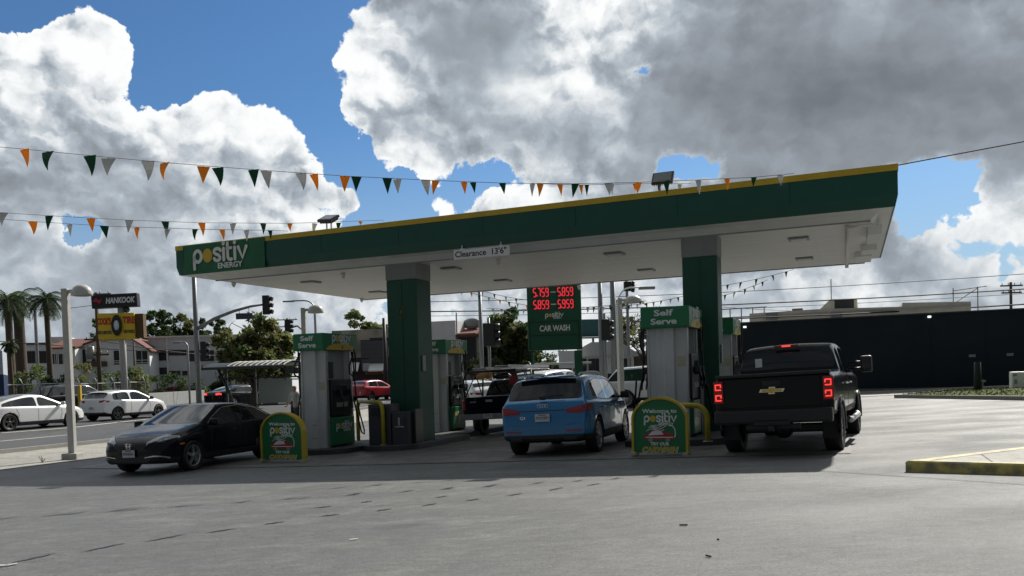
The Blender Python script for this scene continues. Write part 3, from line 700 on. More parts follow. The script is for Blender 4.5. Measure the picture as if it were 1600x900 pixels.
# ------------------------------------------------------------------ large walls and buildings
DW = mat('dark_wall', (.010, .018, .026), .55, noise=.18, nscale=.8, mixcol=(.014, .022, .028), mixscale=.3, spec=.2)
def wall_seg(name, p0, p1, z0, z1a, z1b, th, m, label, cat):
    d = (p1-p0); d.z = 0; L_ = d.length; d.normalize(); o_ = empty(name, Vector((p0.x, p0.y, z0)), math.atan2(d.y, d.x), label, cat)
    return o_, L_
wl0 = Vector((25.4, 40.6, 0)); wlu = Vector(U)
pA, pB = wl0-wlu*17.5, wl0+wlu*40
dwall = empty('dark_wall', Vector((pA.x, pA.y, G(pA.x, pA.y))), CANG, 'long blank near-black wall of the building right of the forecourt', 'wall')
Lw = (pB-pA).length; hw_ = zat(480, wl0)-G(wl0.x, wl0.y)+.14
b = MB(); b.box((Lw/2, .15, hw_/2-.1), (Lw, .3, hw_+.2))
for i in range(24): b.box((i*2.45+1.2, -.008, hw_/2), (.03, .016, hw_-.3))
b.build('wall_face', DW, dwall)
b = MB(); b.box((Lw/2, .15, hw_+.03), (Lw+.1, .42, .06)); b.build('coping', mat('coping_dark', (.05, .055, .06), .6), dwall)
WFT = mat('wall_foot', (.16, .165, .16), .7, noise=.2, nscale=2)
b = MB()
for (a, c) in ((0, 22), (22.6, 31.5), (32, 57)): b.box(((a+c)/2, -.03, .14), (c-a, .05, .16))
b.build('base_strip', WFT, dwall)
for (u, v) in ((1164, 511), (1452, 495)):
    d = pdir(u, v); n = Vector((V.x, V.y, 0)); t = (wl0-CP).dot(n)/d.dot(n); q = CP+d*t; ql = Vector(((q-pA).dot(U), -.06, q.z-G(pA.x, pA.y)))
    b = MB(); b.box(tuple(ql), (.16, .10, .10), None, .01); b.build('wall_light', mat('wall_light_lit', (.8, .8, .7), .4, emit=(1, 1, .9), estr=1.2), dwall)
for (u, v) in ((1519, 556), (1578, 554)):
    d = pdir(u, v); n = Vector((V.x, V.y, 0)); t = (wl0-CP).dot(n)/d.dot(n); q = CP+d*t; ql = Vector(((q-pA).dot(U), -.03, q.z-G(pA.x, pA.y)))
    b = MB(); b.box(tuple(ql), (.30, .04, .14), None, .008); b.build('wall_plaque', mat('plaque_grey', (.22, .23, .23), .5), dwall)
def bldg(name, p, rz, label): return empty(name, p, rz, label, 'building')
def windows(root, rects, y, m_frame=None, depth=.10, glassm=None, name='window'):
    for (x, z, w, h_) in rects:
        b = MB(); t = .06
        for (cx, cz, sx, sz) in ((x, z+h_/2, w+t, t), (x, z-h_/2, w+t, t), (x-w/2, z, t, h_), (x+w/2, z, t, h_), (x, z, .04, h_)): b.box((cx, y-.03, cz), (sx, .08, sz))
        f = b.build(name, m_frame or WHT, root); b = MB(); b.box((x, y-.008, z), (w, .01, h_)); b.build('pane', glassm or MATS['house_glass'], f)
mat('house_glass', (.018, .022, .026), .08)
BEI = mat('parapet_beige', (.74, .69, .58), .8, noise=.12, nscale=1.5, mixcol=(.64, .60, .52), mixscale=.8)
p = gd(1165, 66); o_ = bldg('long_building', p, CANG, 'low beige building whose parapet shows above the dark wall')
def zz_(v, q): return zat(v, q)-p.z
Lb = 34; 
def lx(u, v=480):   # local x on the facade plane for a photo column
    d = pdir(u, v); n = Vector((V.x, V.y, 0)); t = (p-CP).dot(n)/d.dot(n); q = CP+d*t; return (q-p).dot(U), q.z-p.z
xA, zA = lx(1171, 490); xB, zB = lx(1278, 484); xC, zC = lx(1517, 476)
b = MB(); b.prism([(xA, 0), (xC, 0), (xC, lx(1517, 471)[1]), (lx(1410, 476)[0], lx(1410, 473)[1]), (lx(1410, 476)[0]-.02, lx(1410, 479)[1]), (xB, lx(1278, 483)[1]), (xA, zA)], 'y', 0, 12); b.build('wall', BEI, o_)
b = MB(); b.box(((xA+xC)/2, -.06, zA-.25), (xC-xA, .10, .12)); b.build('cornice', mat('cornice_pale', (.52, .49, .43), .7), o_)
xa, za_ = lx(1277, 485); xb_, zb2_ = lx(1297, 466); xc_, zc2 = lx(1339, 464.5)
b = MB(); b.prism([(xa, zA-1), (lx(1342)[0], zA-1), (xc_, zc2), (xb_, zb2_), (xa, za_)], 'y', 1.0, 7); tw = b.build('stair_tower', BEI, o_)
b = MB(); x_, z_ = lx(1319, 480); b.box((x_, .98, z_), (1.4, .06, 1.3)); b.build('louvre', mat('louvre_dark', (.06, .06, .06), .6), tw)
x_, z_ = lx(1298, 466); b = MB(); b.tube([(x_, 2, z_), (x_, 2, lx(1298, 432)[1])], .04, 5); b.build('antenna', GRY, o_)
for (u, v, w_, h2) in ((1206, 494, .9, .6), (1307, 492, .8, .4), (1244, 484, .8, .4)):
    x_, z_ = lx(u, v); b = MB(); b.box((x_, -.1 if v > 485 else 2, z_), (w_, .2 if v > 485 else 1.2, h2), None, .03); b.build('roof_unit' if v < 490 else 'vent_panel', GRY if v > 485 else mat('duct_brown', (.16, .13, .10), .7), o_)
x_, z_ = lx(1492, 474); b = MB(); 
for dx in (0, 1.6): b.tube([(x_+dx, 1, z_-.6), (x_+dx, 1, z_+1.2)], .04, 5)
b.tube([(x_, 1, z_+1.0), (x_+2.2, 1, z_+1.2)], .04, 5); b.tube([(x_, 1, z_), (x_+1.6, 1, z_+1.1)], .03, 5); b.build('roof_railing', GRY, o_)
x_, z_ = lx(1160, 492); b = MB(); 
for i in range(5): b.tube([(x_-2+i*.9, 1, z_-2), (x_-2+i*.9, 1, z_+.6)], .05, 5)
b.box((x_-.2, 1, z_+.6), (4, .08, .08)); b.box((x_-.2, 1, z_-.1), (4, .08, .08)); b.build('roof_frame', GRY, o_)
# white stucco buildings at left
STU = mat('stucco_white', (.80, .81, .81), .85, noise=.08, nscale=2); STU2 = mat('stucco_grey', (.66, .69, .72), .85, noise=.1, nscale=2); TILE = mat('roof_tile', (.17, .065, .045), .8, noise=.3, nscale=5, stretch=(8, 1, 1)); BRN = mat('dark_brown', (.10, .07, .05), .8)  # BRN: plain dark brown for window frames, the balcony and a flat roof
def facing(p, rz, name, label):
    o_ = bldg(name, p, rz, label); r = Vector((math.cos(rz), math.sin(rz), 0)); n = Vector((-math.sin(rz), math.cos(rz), 0))
    def L_(u, v):
        d = pdir(u, v); t = (p-CP).dot(n)/d.dot(n); q = CP+d*t; return (q-p).dot(r), q.z-p.z
    return o_, L_
p = gd(232, 82); o_, L_ = facing(p, .1, 'flat_roofed_building', 'long white flat-roofed building with dark window bands behind the tall signal pole')
x0, z0 = L_(231, 528); x1, z1 = L_(452, 536); zt = z0
b = MB(); b.box(((x0+x1)/2, 6, zt/2), (x1-x0, 12, zt)); b.build('wall', STU2, o_)
b = MB(); b.box(((x0+x1)/2, 5.9, zt+.05), (x1-x0+.3, 12.4, .16)); b.build('parapet', WHT, o_)
for uu_, vv_, hh_ in ((248, 555, 1.1), (247, 580, .7)):
    b = MB(); xx, zq = L_(uu_, vv_); b.box((xx, -.02, zq), (1.9, .06, hh_)); b.build('garage_opening', MATS['house_glass'], o_)
b = MB(); b.box((L_(262, 560)[0], -.06, zt/2), (.16, .12, zt)); b.build('pilaster', WHT, o_)
windows(o_, [(L_(u, 550)[0], L_(u, 551)[1], .7, .5) for u in (268, 277, 289)]+[(L_(u, 582)[0], L_(u, 583)[1], .55, .4) for u in (268, 277, 290)]+[(L_(u, 558)[0], L_(u, 556)[1], 1.5, 1.0) for u in (307, 322, 360, 385)], 0, BRN)
p = gd(115, 78); o_, L_ = facing(p, .14, 'gabled_house', 'white two-storey stucco house with low tiled gable left of the tyre sign')
x0, z0 = L_(115, 540); x1, z1 = L_(233, 540); xm, zm_ = L_(150, 531); xm2, _ = L_(205, 531)
b = MB(); b.prism([(x0, 0), (x1, 0), (x1, z1-.5), (xm2, zm_), (xm, zm_-.1), (x0, z0-.3)], 'y', 0, 10); b.build('wall', STU, o_)
b = MB(); 
for (a, c) in (((x0-.3, z0-.42), (xm, zm_-.12)), ((xm, zm_-.12), (xm2, zm_)), ((xm2, zm_), (x1+.3, z1-.62))): b.prism([(a[0], a[1]+.02), (c[0], c[1]+.02), (c[0], c[1]+.15), (a[0], a[1]+.15)], 'y', -.35, 10.2)
b.build('roof', TILE, o_)
windows(o_, [(L_(u, 558)[0], L_(u, 557)[1], w_, h2) for (u, w_, h2) in ((129, .8, 1.4), (150, .8, 1.0), (187, 1.1, 1.2), (222, 1.1, 1.2))], 0, WHT)
windows(o_, [(L_(187, 570)[0], L_(187, 567)[1], 1.1, .4), (L_(222, 567)[0], L_(222, 566)[1], 1.1, .4)], 0, WHT)
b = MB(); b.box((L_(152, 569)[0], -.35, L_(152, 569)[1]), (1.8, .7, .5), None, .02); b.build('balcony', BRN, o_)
p = gd(78, 76); o_, L_ = facing(p, .14, 'red_roofed_house', 'low white house with red tile roof between the palms and the lamp post')
x0, z0 = L_(78, 545); x1, z1 = L_(117, 545)
b = MB(); b.box(((x0+x1)/2, 5, z0/2), (x1-x0, 10, z0)); b.build('wall', STU, o_); 
b = MB(); b.prism([(-.4, z0-.05), (4.5, z0+1.0), (4.5, z0+1.12), (-.4, z0+.1)], 'x', x0-.2, x1+.2); b.build('roof', TILE, o_)
windows(o_, [(L_(u, 560)[0], L_(u, 561)[1], w_, 1.0) for (u, w_) in ((86, .6), (99, 1.1))], 0, WHT)
p = gd(8, 84); o_, L_ = facing(p, .14, 'pale_house', 'pale house with flat roof and dark windows behind the leftmost palm')
x0, z0 = L_(8, 539); x1, z1 = L_(76, 539)
b = MB(); b.box(((x0+x1)/2, 5, z0/2), (x1-x0, 10, z0)); xt, zt_ = L_(57, 523); b.box((xt, 6, zt_/2), (1.9, 3, zt_)); xt, zt_ = L_(45, 541); b.build('wall', STU, o_)
b = MB(); b.box(((x0+x1)/2, 5, z0+.05), (x1-x0+.5, 10.6, .2)); b.build('roof', BRN, o_)
windows(o_, [(L_(u, 556)[0], L_(u, 558)[1], 1.5, 1.2) for u in (20, 50, 68)], 0, BRN)
p = gd(-3, 45); o_, L_ = facing(p, .5, 'shop_corner', 'corner of a white and dark blue shop at the very left edge')
b = MB(); x1 = L_(4, 560)[0]; zt = L_(4, 548)[1]; zb3 = L_(4, 585)[1]; b.box((x1-2, 2, (zt+zb3)/2), (4, 4, zt-zb3)); b.build('wall', mat('shop_pale_blue', (.42, .46, .52), .7, noise=.05), o_)
b = MB(); b.box((x1-2, 2, zb3/2), (4.02, 4.02, zb3)); b.build('blue_base', mat('shop_dark_blue', (.015, .03, .09), .6), o_)
# tan building seen between the left pump, the column and the rack pickup
TAN = mat('tan_stucco', (.50, .45, .36), .85, noise=.15, nscale=1.2, mixcol=(.27, .24, .20), mixscale=.6)
p = gd(522, 75); o_, L_ = facing(p, .05, 'tan_building', 'long tan building with a dark lower storey behind the left column')
x0, z0 = L_(518, 514); x1, z1 = L_(665, 511)
b = MB(); b.prism([(x0, 0), (x1, 0), (x1, z1), (x0, L_(518, 517)[1])], 'y', 0, 12); b.build('wall', TAN, o_)
b = MB(); xx0, zz0 = L_(548, 560); b.box(((x0+x1)/2, -.9, zz0/2), (x1-x0, 1.8, zz0)); b.build('shop_front', mat('shop_maroon', (.045, .03, .03), .7, noise=.2), o_)
windows(o_, [(L_(571, 540)[0], L_(571, 537)[1], .8, .6), (L_(594, 540)[0], L_(594, 535)[1], 1.8, .8)], 0, BRN)
b = MB(); xs_, zs_ = L_(589, 556); b.box((xs_, -1.85, zs_), (2.4, .1, 2.6))
for i in range(6): b.box((xs_, -1.92, zs_-1.1+i*.42), (2.3, .06, .05))
b.build('shutter', mat('shutter_grey', (.09, .09, .10), .6), o_)
for (u0, u1, v0, v1) in ((547, 566, 578, 570), (582, 604, 572, 577)):
    b = MB(); a_, c_2 = L_(u0, v0), L_(u1, v1); b.prism([(-1.9, max(a_[1], c_2[1])+.2), (-3.2, min(a_[1], c_2[1])-.1), (-3.2, min(a_[1], c_2[1])-.2), (-1.9, max(a_[1], c_2[1])+.1)], 'x', a_[0], c_2[0]); b.build('awning', WPNT, o_)
b = MB(); b.box((L_(577, 574)[0], -2.2, L_(577, 574)[1]), (.6, .05, .7)); b.build('notice_sign', mat('notice_white', (.5, .5, .48), .6), o_)
b = MB(); 
for i in range(14): b.box((L_(577+i*1.9, 583)[0], -2.0, L_(577, 583)[1]), (.22, .2, .3), Matrix.Identity(4))
b.build('goods_display', mat('goods_orange', (.30, .12, .07), .7, noise=.5, nscale=3), o_)
p = gd(662, 62); o_, L_ = facing(p, -.25, 'tiled_roof_building', 'white-walled building with a red-brown tiled roof edge behind the second pump')
x0, z0 = L_(662, 503); x1, z1 = L_(746, 515); xm, zm_ = L_(700, 505)
b = MB(); b.box((3.2*.5, 4, z0/2), (xm, 8, z0)); b.build('wall', STU, o_); b = MB(); b.box(((xm+x1)/2, 4.5, z1/2-.2), (x1-xm, 8.4, z1-.4)); b.build('stone_wall', TAN, o_)
b = MB(); b.prism([(.1, z1-.5), (5, z1+.6), (5, z1+.75), (.1, z1-.3)], 'x', xm-.2, x1+.3); b.build('roof', TILE, o_)
b = MB(); b.sphere((L_(722, 503)[0], 2.5, L_(722, 503)[1]), .55, n=8, sc=(1.4, .5, .8)); b.tube([(L_(712, 505)[0], 0.2, z0-3), (L_(712, 505)[0], .2, z0+.6)], .05, 5); b.build('roof_dome', GRY, o_)
windows(o_, [(L_(728, 540)[0], L_(728, 540)[1]-.2, 1.4, 2.2)], .28, BRN)
p = gd(880, 58); o_, L_ = facing(p, -.1, 'white_house', 'small white house with a pale pitched roof behind the price sign leg')
x0, z0 = L_(893, 556); x1, z1 = L_(990, 556)
b = MB(); b.box(((x0+x1)/2, 4, z0/2), (x1-x0, 8, z0)); b.build('wall', STU, o_); b = MB(); xm = (x0+x1)/2; b.prism([(x0-.5, z0-.1), (x1+.5, z0-.1), (x1-1, z0+.9), (x0+1.4, z0+.9)], 'y', -.4, 8.2); b.build('roof', mat('roof_pale', (.55, .56, .56), .6, noise=.1), o_)
windows(o_, [(L_(u, 572)[0], L_(u, 571)[1], .9, .9) for u in (906, 930, 975)], 0, BRN)
b = MB(); b.box((L_(892, 562)[0]-.0, -1.2, L_(892, 562)[1]), (1.6, .1, 1.2)); b.build('banner_board', WPNT, o_)
p = gd(1000, 64); o_, L_ = facing(p, -.2, 'brown_shed', 'low brown building behind the white SUV roof')
x0, z0 = L_(975, 553); x1, z1 = L_(1075, 553)
b = MB(); b.box(((x0+x1)/2, 4, z0/2), (x1-x0, 8, z0)); b.build('wall', mat('shed_brown', (.13, .10, .08), .8, noise=.15), o_); b = MB(); b.box(((x0+x1)/2, 4, z0+.08), (x1-x0+.4, 8.4, .22)); b.build('roof', mat('roof_pale', (.5, .5, .5)), o_)
# low station canopy far behind
p = gd(880, 50); o_ = empty('bus_canopy', p, .0, 'small flat pale shelter roof on thin posts behind the blue car roof', 'shelter'); zt = zat(568, p)-p.z
b = MB(); b.box((0, 0, zt), (3.4, 1.8, .12), None, .03); b.build('roof', mat('roof_pale', (.5, .5, .5)), o_)
for x in (-1.2, -.6, 1.2): b = MB(); b.tube([(x, 0, 0), (x, 0, zt)], .05, 6); b.build('post', GRY, o_)
# pedestrian bridge-like sign gantry behind the poles
p = gd(925, 62); o_ = empty('billboard', p, .2, 'dark raised billboard frame between the price sign and the twin poles', 'billboard'); z0, z1 = zat(527, p)-p.z, zat(498, p)-p.z
b = MB(); b.box((0, 0, (z0+z1)/2), (2.6, .3, z1-z0-.1)); b.build('board', mat('board_teal', (.03, .10, .11), .6, noise=.2, nscale=1), o_); b = MB(); b.box((0, -.3, z0-.05), (3.4, .8, .10)); 
for x in (-1.0, 0.2, 1.1): b.tube([(x, 0, 0), (x, 0, z0)], .09, 6)
b.build('frame', POLEG, o_)
# low wall and chain-link fence along the far side of the street
p0, p1 = gd(231, 58), gd(318, 72); d = p1-p0; d.z = 0
o_ = empty('low_wall', p0, math.atan2(d.y, d.x), 'low grey wall along the far pavement right of the white hatchback', 'wall'); b = MB(); h0 = 1.0; b.box((d.length/2, 0, h0/2-.1), (d.length, .25, h0+.2), None, .02); b.build('wall', mat('low_wall_grey', (.26, .27, .27), .8, noise=.12, nscale=2), o_)
def fence(p0, p1, h0, label, posts, arms=True):
    d = p1-p0; d.z = 0; L_ = d.length; o_ = empty('chain_link_fence', p0, math.atan2(d.y, d.x), label, 'fence', 'chain-link fences'); dz = (p1.z-p0.z)
    b = MB(); b.tube([(0, 0, h0), (L_, 0, h0+dz)], .03, 5); b.tube([(0, 0, .1), (L_, 0, .1+dz)], .02, 5); b.build('rail', STEEL, o_)
    for i in range(posts):
        x = L_*i/(posts-1); z = dz*i/(posts-1)
        b = MB(); b.tube([(x, 0, z-.1), (x, 0, z+h0)]+([(x-.30, -.1, z+h0+.38)] if arms else []), .035, 6); b.build('post', STEEL, o_)
    b = MB(); s_ = .16; n = int(L_/s_); dn = int(h0/s_)
    for k in range(-dn, n, 1):
        for sg_ in (1, -1):
            a0, a1 = k*s_, k*s_+h0
            lo_, hi_ = max(0, a0), min(L_, a1)
            if hi_ <= lo_: continue
            za, zb_ = (lo_-a0), (hi_-a0)
            if sg_ < 0: za, zb_ = h0-za, h0-zb_
            b.face([(lo_, 0, za+.0), (hi_, 0, zb_), (hi_, 0, zb_+.012), (lo_, 0, za+.012)])
    b.build('mesh', mat('fence_wire', (.16, .17, .17), .5, metal=.5), o_)
fence(gd(-20, 47), gd(118, 52), zat(601, gd(50, 49))-gd(50, 49).z, 'tall chain-link fence with angled post tops behind the white sedan', 6)
fence(gd(127, 53), gd(228, 58), zat(598, gd(180, 55))-gd(180, 55).z, 'chain-link fence section behind the white hatchback', 5)
p0 = gd(126, 50); b = MB(); b.box((p0.x, p0.y, p0.z+zat(600, p0)/2-.1), (.18, .18, zat(600, p0)-p0.z+.1), None, .02); tag(b.build('yellow_post', YEL), 'yellow square gate post left of the white hatchback', 'post')
# white utility cabinet at the right edge
p = gp(1588, 614); o_ = empty('utility_cabinet', p, CANG, 'white metal utility cabinet on the verge at the right edge', 'cabinet'); ht = zat(581, p)-p.z
b = MB(); b.box((.35, .3, ht/2), (1.0, .6, ht), None, .03); b.build('cabinet', mat('cabinet_white', (.80, .80, .79), .5, noise=.08, nscale=4), o_)
b = MB(); b.box((-.05, -.02, ht-.12), (.14, .10, .10), None, .02); b.box((-.02, -.02, ht*.55), (.10, .06, .18), None, .01); b.build('meter', GRY, o_)
p = gd(1536, 33); b = MB(); b.tube([(p.x, p.y, p.z), (p.x, p.y, p.z+.55)], .02, 5); b.box((p.x, p.y, p.z+.52), (.22, .03, .08)); tag(b.build('verge_marker', GRY), 'tiny T-shaped grey marker beside the dark green post', 'marker')
# ------------------------------------------------------------------ trees
LEAF = [mat('leaf_dark', (.022, .040, .014), .7, noise=.3, nscale=3), mat('leaf_mid', (.045, .070, .020), .65, noise=.3, nscale=3), mat('leaf_olive', (.085, .085, .030), .65, noise=.3, nscale=3), mat('leaf_light', (.10, .12, .04), .6, noise=.3, nscale=3)]
for _m in LEAF:
    nt = _m.node_tree; bs = nt.nodes['Principled BSDF']; tr = nt.nodes.new('ShaderNodeBsdfTranslucent'); mx = nt.nodes.new('ShaderNodeMixShader'); mx.inputs[0].default_value = .45
    src = bs.inputs['Base Color'].links[0].from_socket; sc_ = nt.nodes.new('ShaderNodeVectorMath'); sc_.operation = 'SCALE'; sc_.inputs[3].default_value = 2.4; nt.links.new(src, sc_.inputs[0]); nt.links.new(sc_.outputs[0], tr.inputs[0])
    nt.links.new(bs.outputs[0], mx.inputs[1]); nt.links.new(tr.outputs[0], mx.inputs[2]); nt.links.new(mx.outputs[0], nt.nodes['Material Output'].inputs[0])
BARK = mat('bark', (.085, .065, .048), .9, noise=.3, nscale=6, bump=.5, bscale=12)
def leaf_mesh(name, centres, rng_, per, size, mats, parent, wts=None):
    vs, fs, mi = [], [], []
    for (c, r) in centres:
        km = rng_.choices(range(len(mats)), wts)[0]
        for _ in range(per):
            while True:
                q = Vector((rng_.uniform(-1, 1), rng_.uniform(-1, 1), rng_.uniform(-1, 1)))
                if .25 < q.length < 1: break
            q = Vector((q.x*r, q.y*r, q.z*r*.75))+c
            n = Vector((rng_.gauss(0, 1), rng_.gauss(0, 1), rng_.gauss(0, 1)+.6)).normalized(); a = n.orthogonal().normalized(); a = (Matrix.Rotation(rng_.uniform(0, 6.28), 3, n) @ a); c2 = n.cross(a); s_ = size*rng_.uniform(.55, 1.25); i0 = len(vs)
            vs += [tuple(q-a*s_), tuple(q+c2*s_*.45), tuple(q+a*s_), tuple(q-c2*s_*.45)]; fs.append((i0, i0+1, i0+2, i0+3)); mi.append(km if rng_.random() < .8 else rng_.randrange(len(mats)))
    me = bpy.data.meshes.new(name); me.from_pydata(vs, [], fs)
    for m_ in mats: me.materials.append(m_)
    me.polygons.foreach_set('material_index', mi); o = bpy.data.objects.new(name, me); COL.objects.link(o); o.parent = parent; return o
def tree(p, H, R, label, seed, mats=(0, 1, 2), wts=None, nclump=70, per=70, leaf=.20, trunk=.35, flat=.8, bare=0, group='trees', name='tree', crown_lo=.35):
    rg = random.Random(seed); o_ = empty(name, p, 0, label, 'tree', group)
    b = MB(); ct = []; hb = H*crown_lo
    b.tube([(0, 0, -.2), (rg.uniform(-.1, .1), rg.uniform(-.1, .1), hb*.6), (rg.uniform(-.3, .3), rg.uniform(-.3, .3), hb*1.15)], [trunk, trunk*.75, trunk*.55], 10)
    ends = []
    for i in range(9):
        a = rg.uniform(0, 6.28); rr = R*rg.uniform(.35, .85); z1 = hb+(H-hb)*rg.uniform(.3, .9); e = Vector((math.cos(a)*rr, math.sin(a)*rr, z1)); m_ = Vector((math.cos(a)*rr*.4, math.sin(a)*rr*.4, hb+(z1-hb)*.55))
        b.tube([(0, 0, hb*.9), tuple(m_), tuple(e)], [trunk*.42, trunk*.25, trunk*.06], 6); ends.append((m_, e))
        for k in range(4 if not bare else 9):
            s0 = m_.lerp(e, rg.random()); e2 = s0+Vector((rg.uniform(-1, 1), rg.uniform(-1, 1), rg.uniform(-.2, 1)))*R*.38; b.tube([tuple(s0), tuple(s0.lerp(e2, .5)+Vector((0, 0, .15))), tuple(e2)], [trunk*.13, trunk*.08, .02], 5); ct.append(e2)
            if bare:
                for q in range(3): e3 = e2+Vector((rg.uniform(-1, 1), rg.uniform(-1, 1), rg.uniform(-.3, 1)))*R*.22; b.tube([tuple(e2), tuple(e3)], [.03, .012], 4)
    b.build('trunk', BARK, o_)
    lob = [(Vector((math.cos(a)*R*rg.uniform(.3, .62), math.sin(a)*R*rg.uniform(.3, .62), hb+(H-hb)*rg.uniform(.25, .72))), R*rg.uniform(.30, .48)) for a in [i*6.28/7+rg.uniform(-.3, .3) for i in range(7)]]+[(Vector((rg.uniform(-.2, .2)*R, rg.uniform(-.2, .2)*R, H-R*.38*flat)), R*.42), (Vector((0, 0, hb+(H-hb)*.5)), R*.45)]
    cs = []
    for i in range(nclump):
        c, r = lob[i % len(lob)]; 
        q = Vector((rg.gauss(0, 1), rg.gauss(0, 1), rg.gauss(0, 1))).normalized()*r*rg.uniform(.55, 1.08); q.z *= flat; cs.append((c+q, R*rg.uniform(.09, .19)))
    leaf_mesh('crown', cs, rg, per, leaf, [LEAF[i] for i in mats], o_, wts); return o_
def tree_px(u, v_top, rpx, D, label, seed, **k):
    p = gd(u, D); H = zat(v_top, p)-p.z; return tree(p, H, rpx*D/F_PX, label, seed, **k)
tree_px(398, 497, 72, 50, 'broad olive-green tree behind the bus shelter with mottled crown', 11, mats=(1, 2, 3), wts=(2, 4, 3), nclump=210, per=60, leaf=.20, trunk=.30, crown_lo=.25)
tree_px(247, 484, 46, 105, 'dark round tree behind the tyre sign', 12, mats=(0, 1), wts=(3, 1), nclump=90, per=50, leaf=.35)
tree_px(300, 493, 42, 110, 'mid green tree between the tyre sign and the tall signal pole', 13, mats=(0, 1, 2), nclump=90, per=50, leaf=.35)
tree_px(340, 500, 30, 100, 'small dark tree just left of the olive tree', 14, mats=(0, 1), nclump=60, per=50, leaf=.32)
tree_px(165, 500, 30, 110, 'sparse tree left of the tyre sign by the transformer', 15, mats=(0, 1), nclump=30, per=30, leaf=.32, bare=1)
tree_px(572, 490, 44, 100, 'bright green tree showing over the tan building roof', 16, mats=(1, 3), nclump=90, per=50, leaf=.34)
tree_px(800, 486, 66, 62, 'large dense tree with sunlit top behind the price sign', 17, mats=(0, 1, 2), wts=(3, 3, 2), nclump=190, per=60, leaf=.26, crown_lo=.15)
tree_px(735, 530, 36, 66, 'dark tree beside the tiled-roof building', 18, mats=(0,), nclump=80, per=50, leaf=.26, crown_lo=.1)
tree_px(860, 560, 40, 70, 'low green tree under the price sign', 22, mats=(0, 1, 2), nclump=70, per=50, leaf=.22, crown_lo=.1)
tree_px(1012, 468, 52, 52, 'nearly bare tree with pale twigs left of the central pump', 19, mats=(2, 3), nclump=40, per=14, leaf=.10, trunk=.24, bare=1, crown_lo=.3)
tree_px(975, 470, 34, 70, 'leafy tree behind the twin steel poles', 23, mats=(0, 1, 2), nclump=50, per=30, leaf=.2, bare=1)
tree_px(1080, 500, 26, 75, 'small tree behind the central pump header', 24, mats=(0, 1), nclump=40, per=40, leaf=.25)
tree_px(350, 566, 22, 58, 'small dark bush-like tree by the tall signal pole', 25, mats=(0,), nclump=60, per=50, leaf=.18, crown_lo=.1, trunk=.12)
def cypress(u, v, D, w, label, seed):
    p = gd(u, D); H = zat(v, p)-p.z; rg = random.Random(seed); o_ = empty('cypress', p, 0, label, 'tree', 'trees'); b = MB(); b.tube([(0, 0, -.1), (0, 0, H*.95)], [.15, .03], 6); b.build('trunk', BARK, o_); r = w*D/F_PX
    cs = [(Vector((rg.uniform(-1, 1)*r*.6*math.sin(math.pi*min(1, .15+f)), rg.uniform(-1, 1)*r*.5, H*f)), r*.45) for f in [rg.uniform(.15, .97) for _ in range(40)]]; leaf_mesh('crown', cs, rg, 50, .2, [LEAF[0]], o_)
cypress(321, 494, 95, 9, 'narrow dark cypress right of the tall signal pole', 5)
def palm(u, v, D, r_px, label, seed, trunk=.28, n=34):
    p = gd(u, D); H = zat(v, p)-p.z; rg = random.Random(seed); o_ = empty('palm_tree', p, 0, label, 'palm', 'palms at the left'); R = r_px*D/F_PX; Hc = H-R*.55
    b = MB(); b.tube([(0, 0, -.1), (.05, 0, Hc*.4), (.0, 0, Hc*.85), (0, 0, Hc)], [trunk*1.15, trunk, trunk*.9, trunk*1.3], 10)
    b.build('trunk', BARK, o_)
    for i in range(n):
        a = i*2.399+rg.uniform(-.2, .2); el = 1.15-1.9*(i/n)+rg.uniform(-.15, .15); L_ = R*rg.uniform(.95, 1.2); pts = []
        d = Vector((math.cos(a), math.sin(a), 0)); c = Vector((0, 0, Hc)); v_ = d*math.cos(el)+Vector((0, 0, math.sin(el))); q = Vector(c)
        for k in range(9): pts.append(Vector(q)); q = q+v_*L_/8; v_ = (v_+Vector((0, 0, -.27))).normalized()
        b = MB(); b.tube([tuple(x) for x in pts], [.045*(1-k/10) for k in range(9)], 4)
        for k in range(1, 28):
            f = k/28*8; j = min(7, int(f)); s_ = pts[j].lerp(pts[j+1], f-j); t = (pts[j+1]-pts[j]).normalized(); sd_ = t.cross(Vector((0, 0, 1)))
            if sd_.length < .1: sd_ = d.cross(Vector((0, 0, 1)))
            sd_.normalize(); ll = R*.36*math.sin(math.pi*(.12+.80*k/28))
            for sg_ in (1, -1):
                e = s_+sd_*sg_*ll*.75+t*ll*.45+Vector((0, 0, -ll*rg.uniform(.35, .65))); w_ = t*.026
                b.face([tuple(s_-w_), tuple(s_+w_), tuple(e)])
        b.build('frond', LEAF[rg.choice((0, 0, 1))], o_, recalc=False)
palm(20, 448, 64, 40, 'tall palm at the left edge, its crown partly outside the photo', 31, .28, 26)
palm(36, 450, 66, 34, 'thick-trunked palm second from the left edge', 34, .42, 26)
palm(80, 450, 60, 34, 'palm with drooping crown just left of the nearest lamp post', 32, .20, 28)
palm(20, 530, 55, 16, 'small young palm before the pale house', 33, .12, 20)
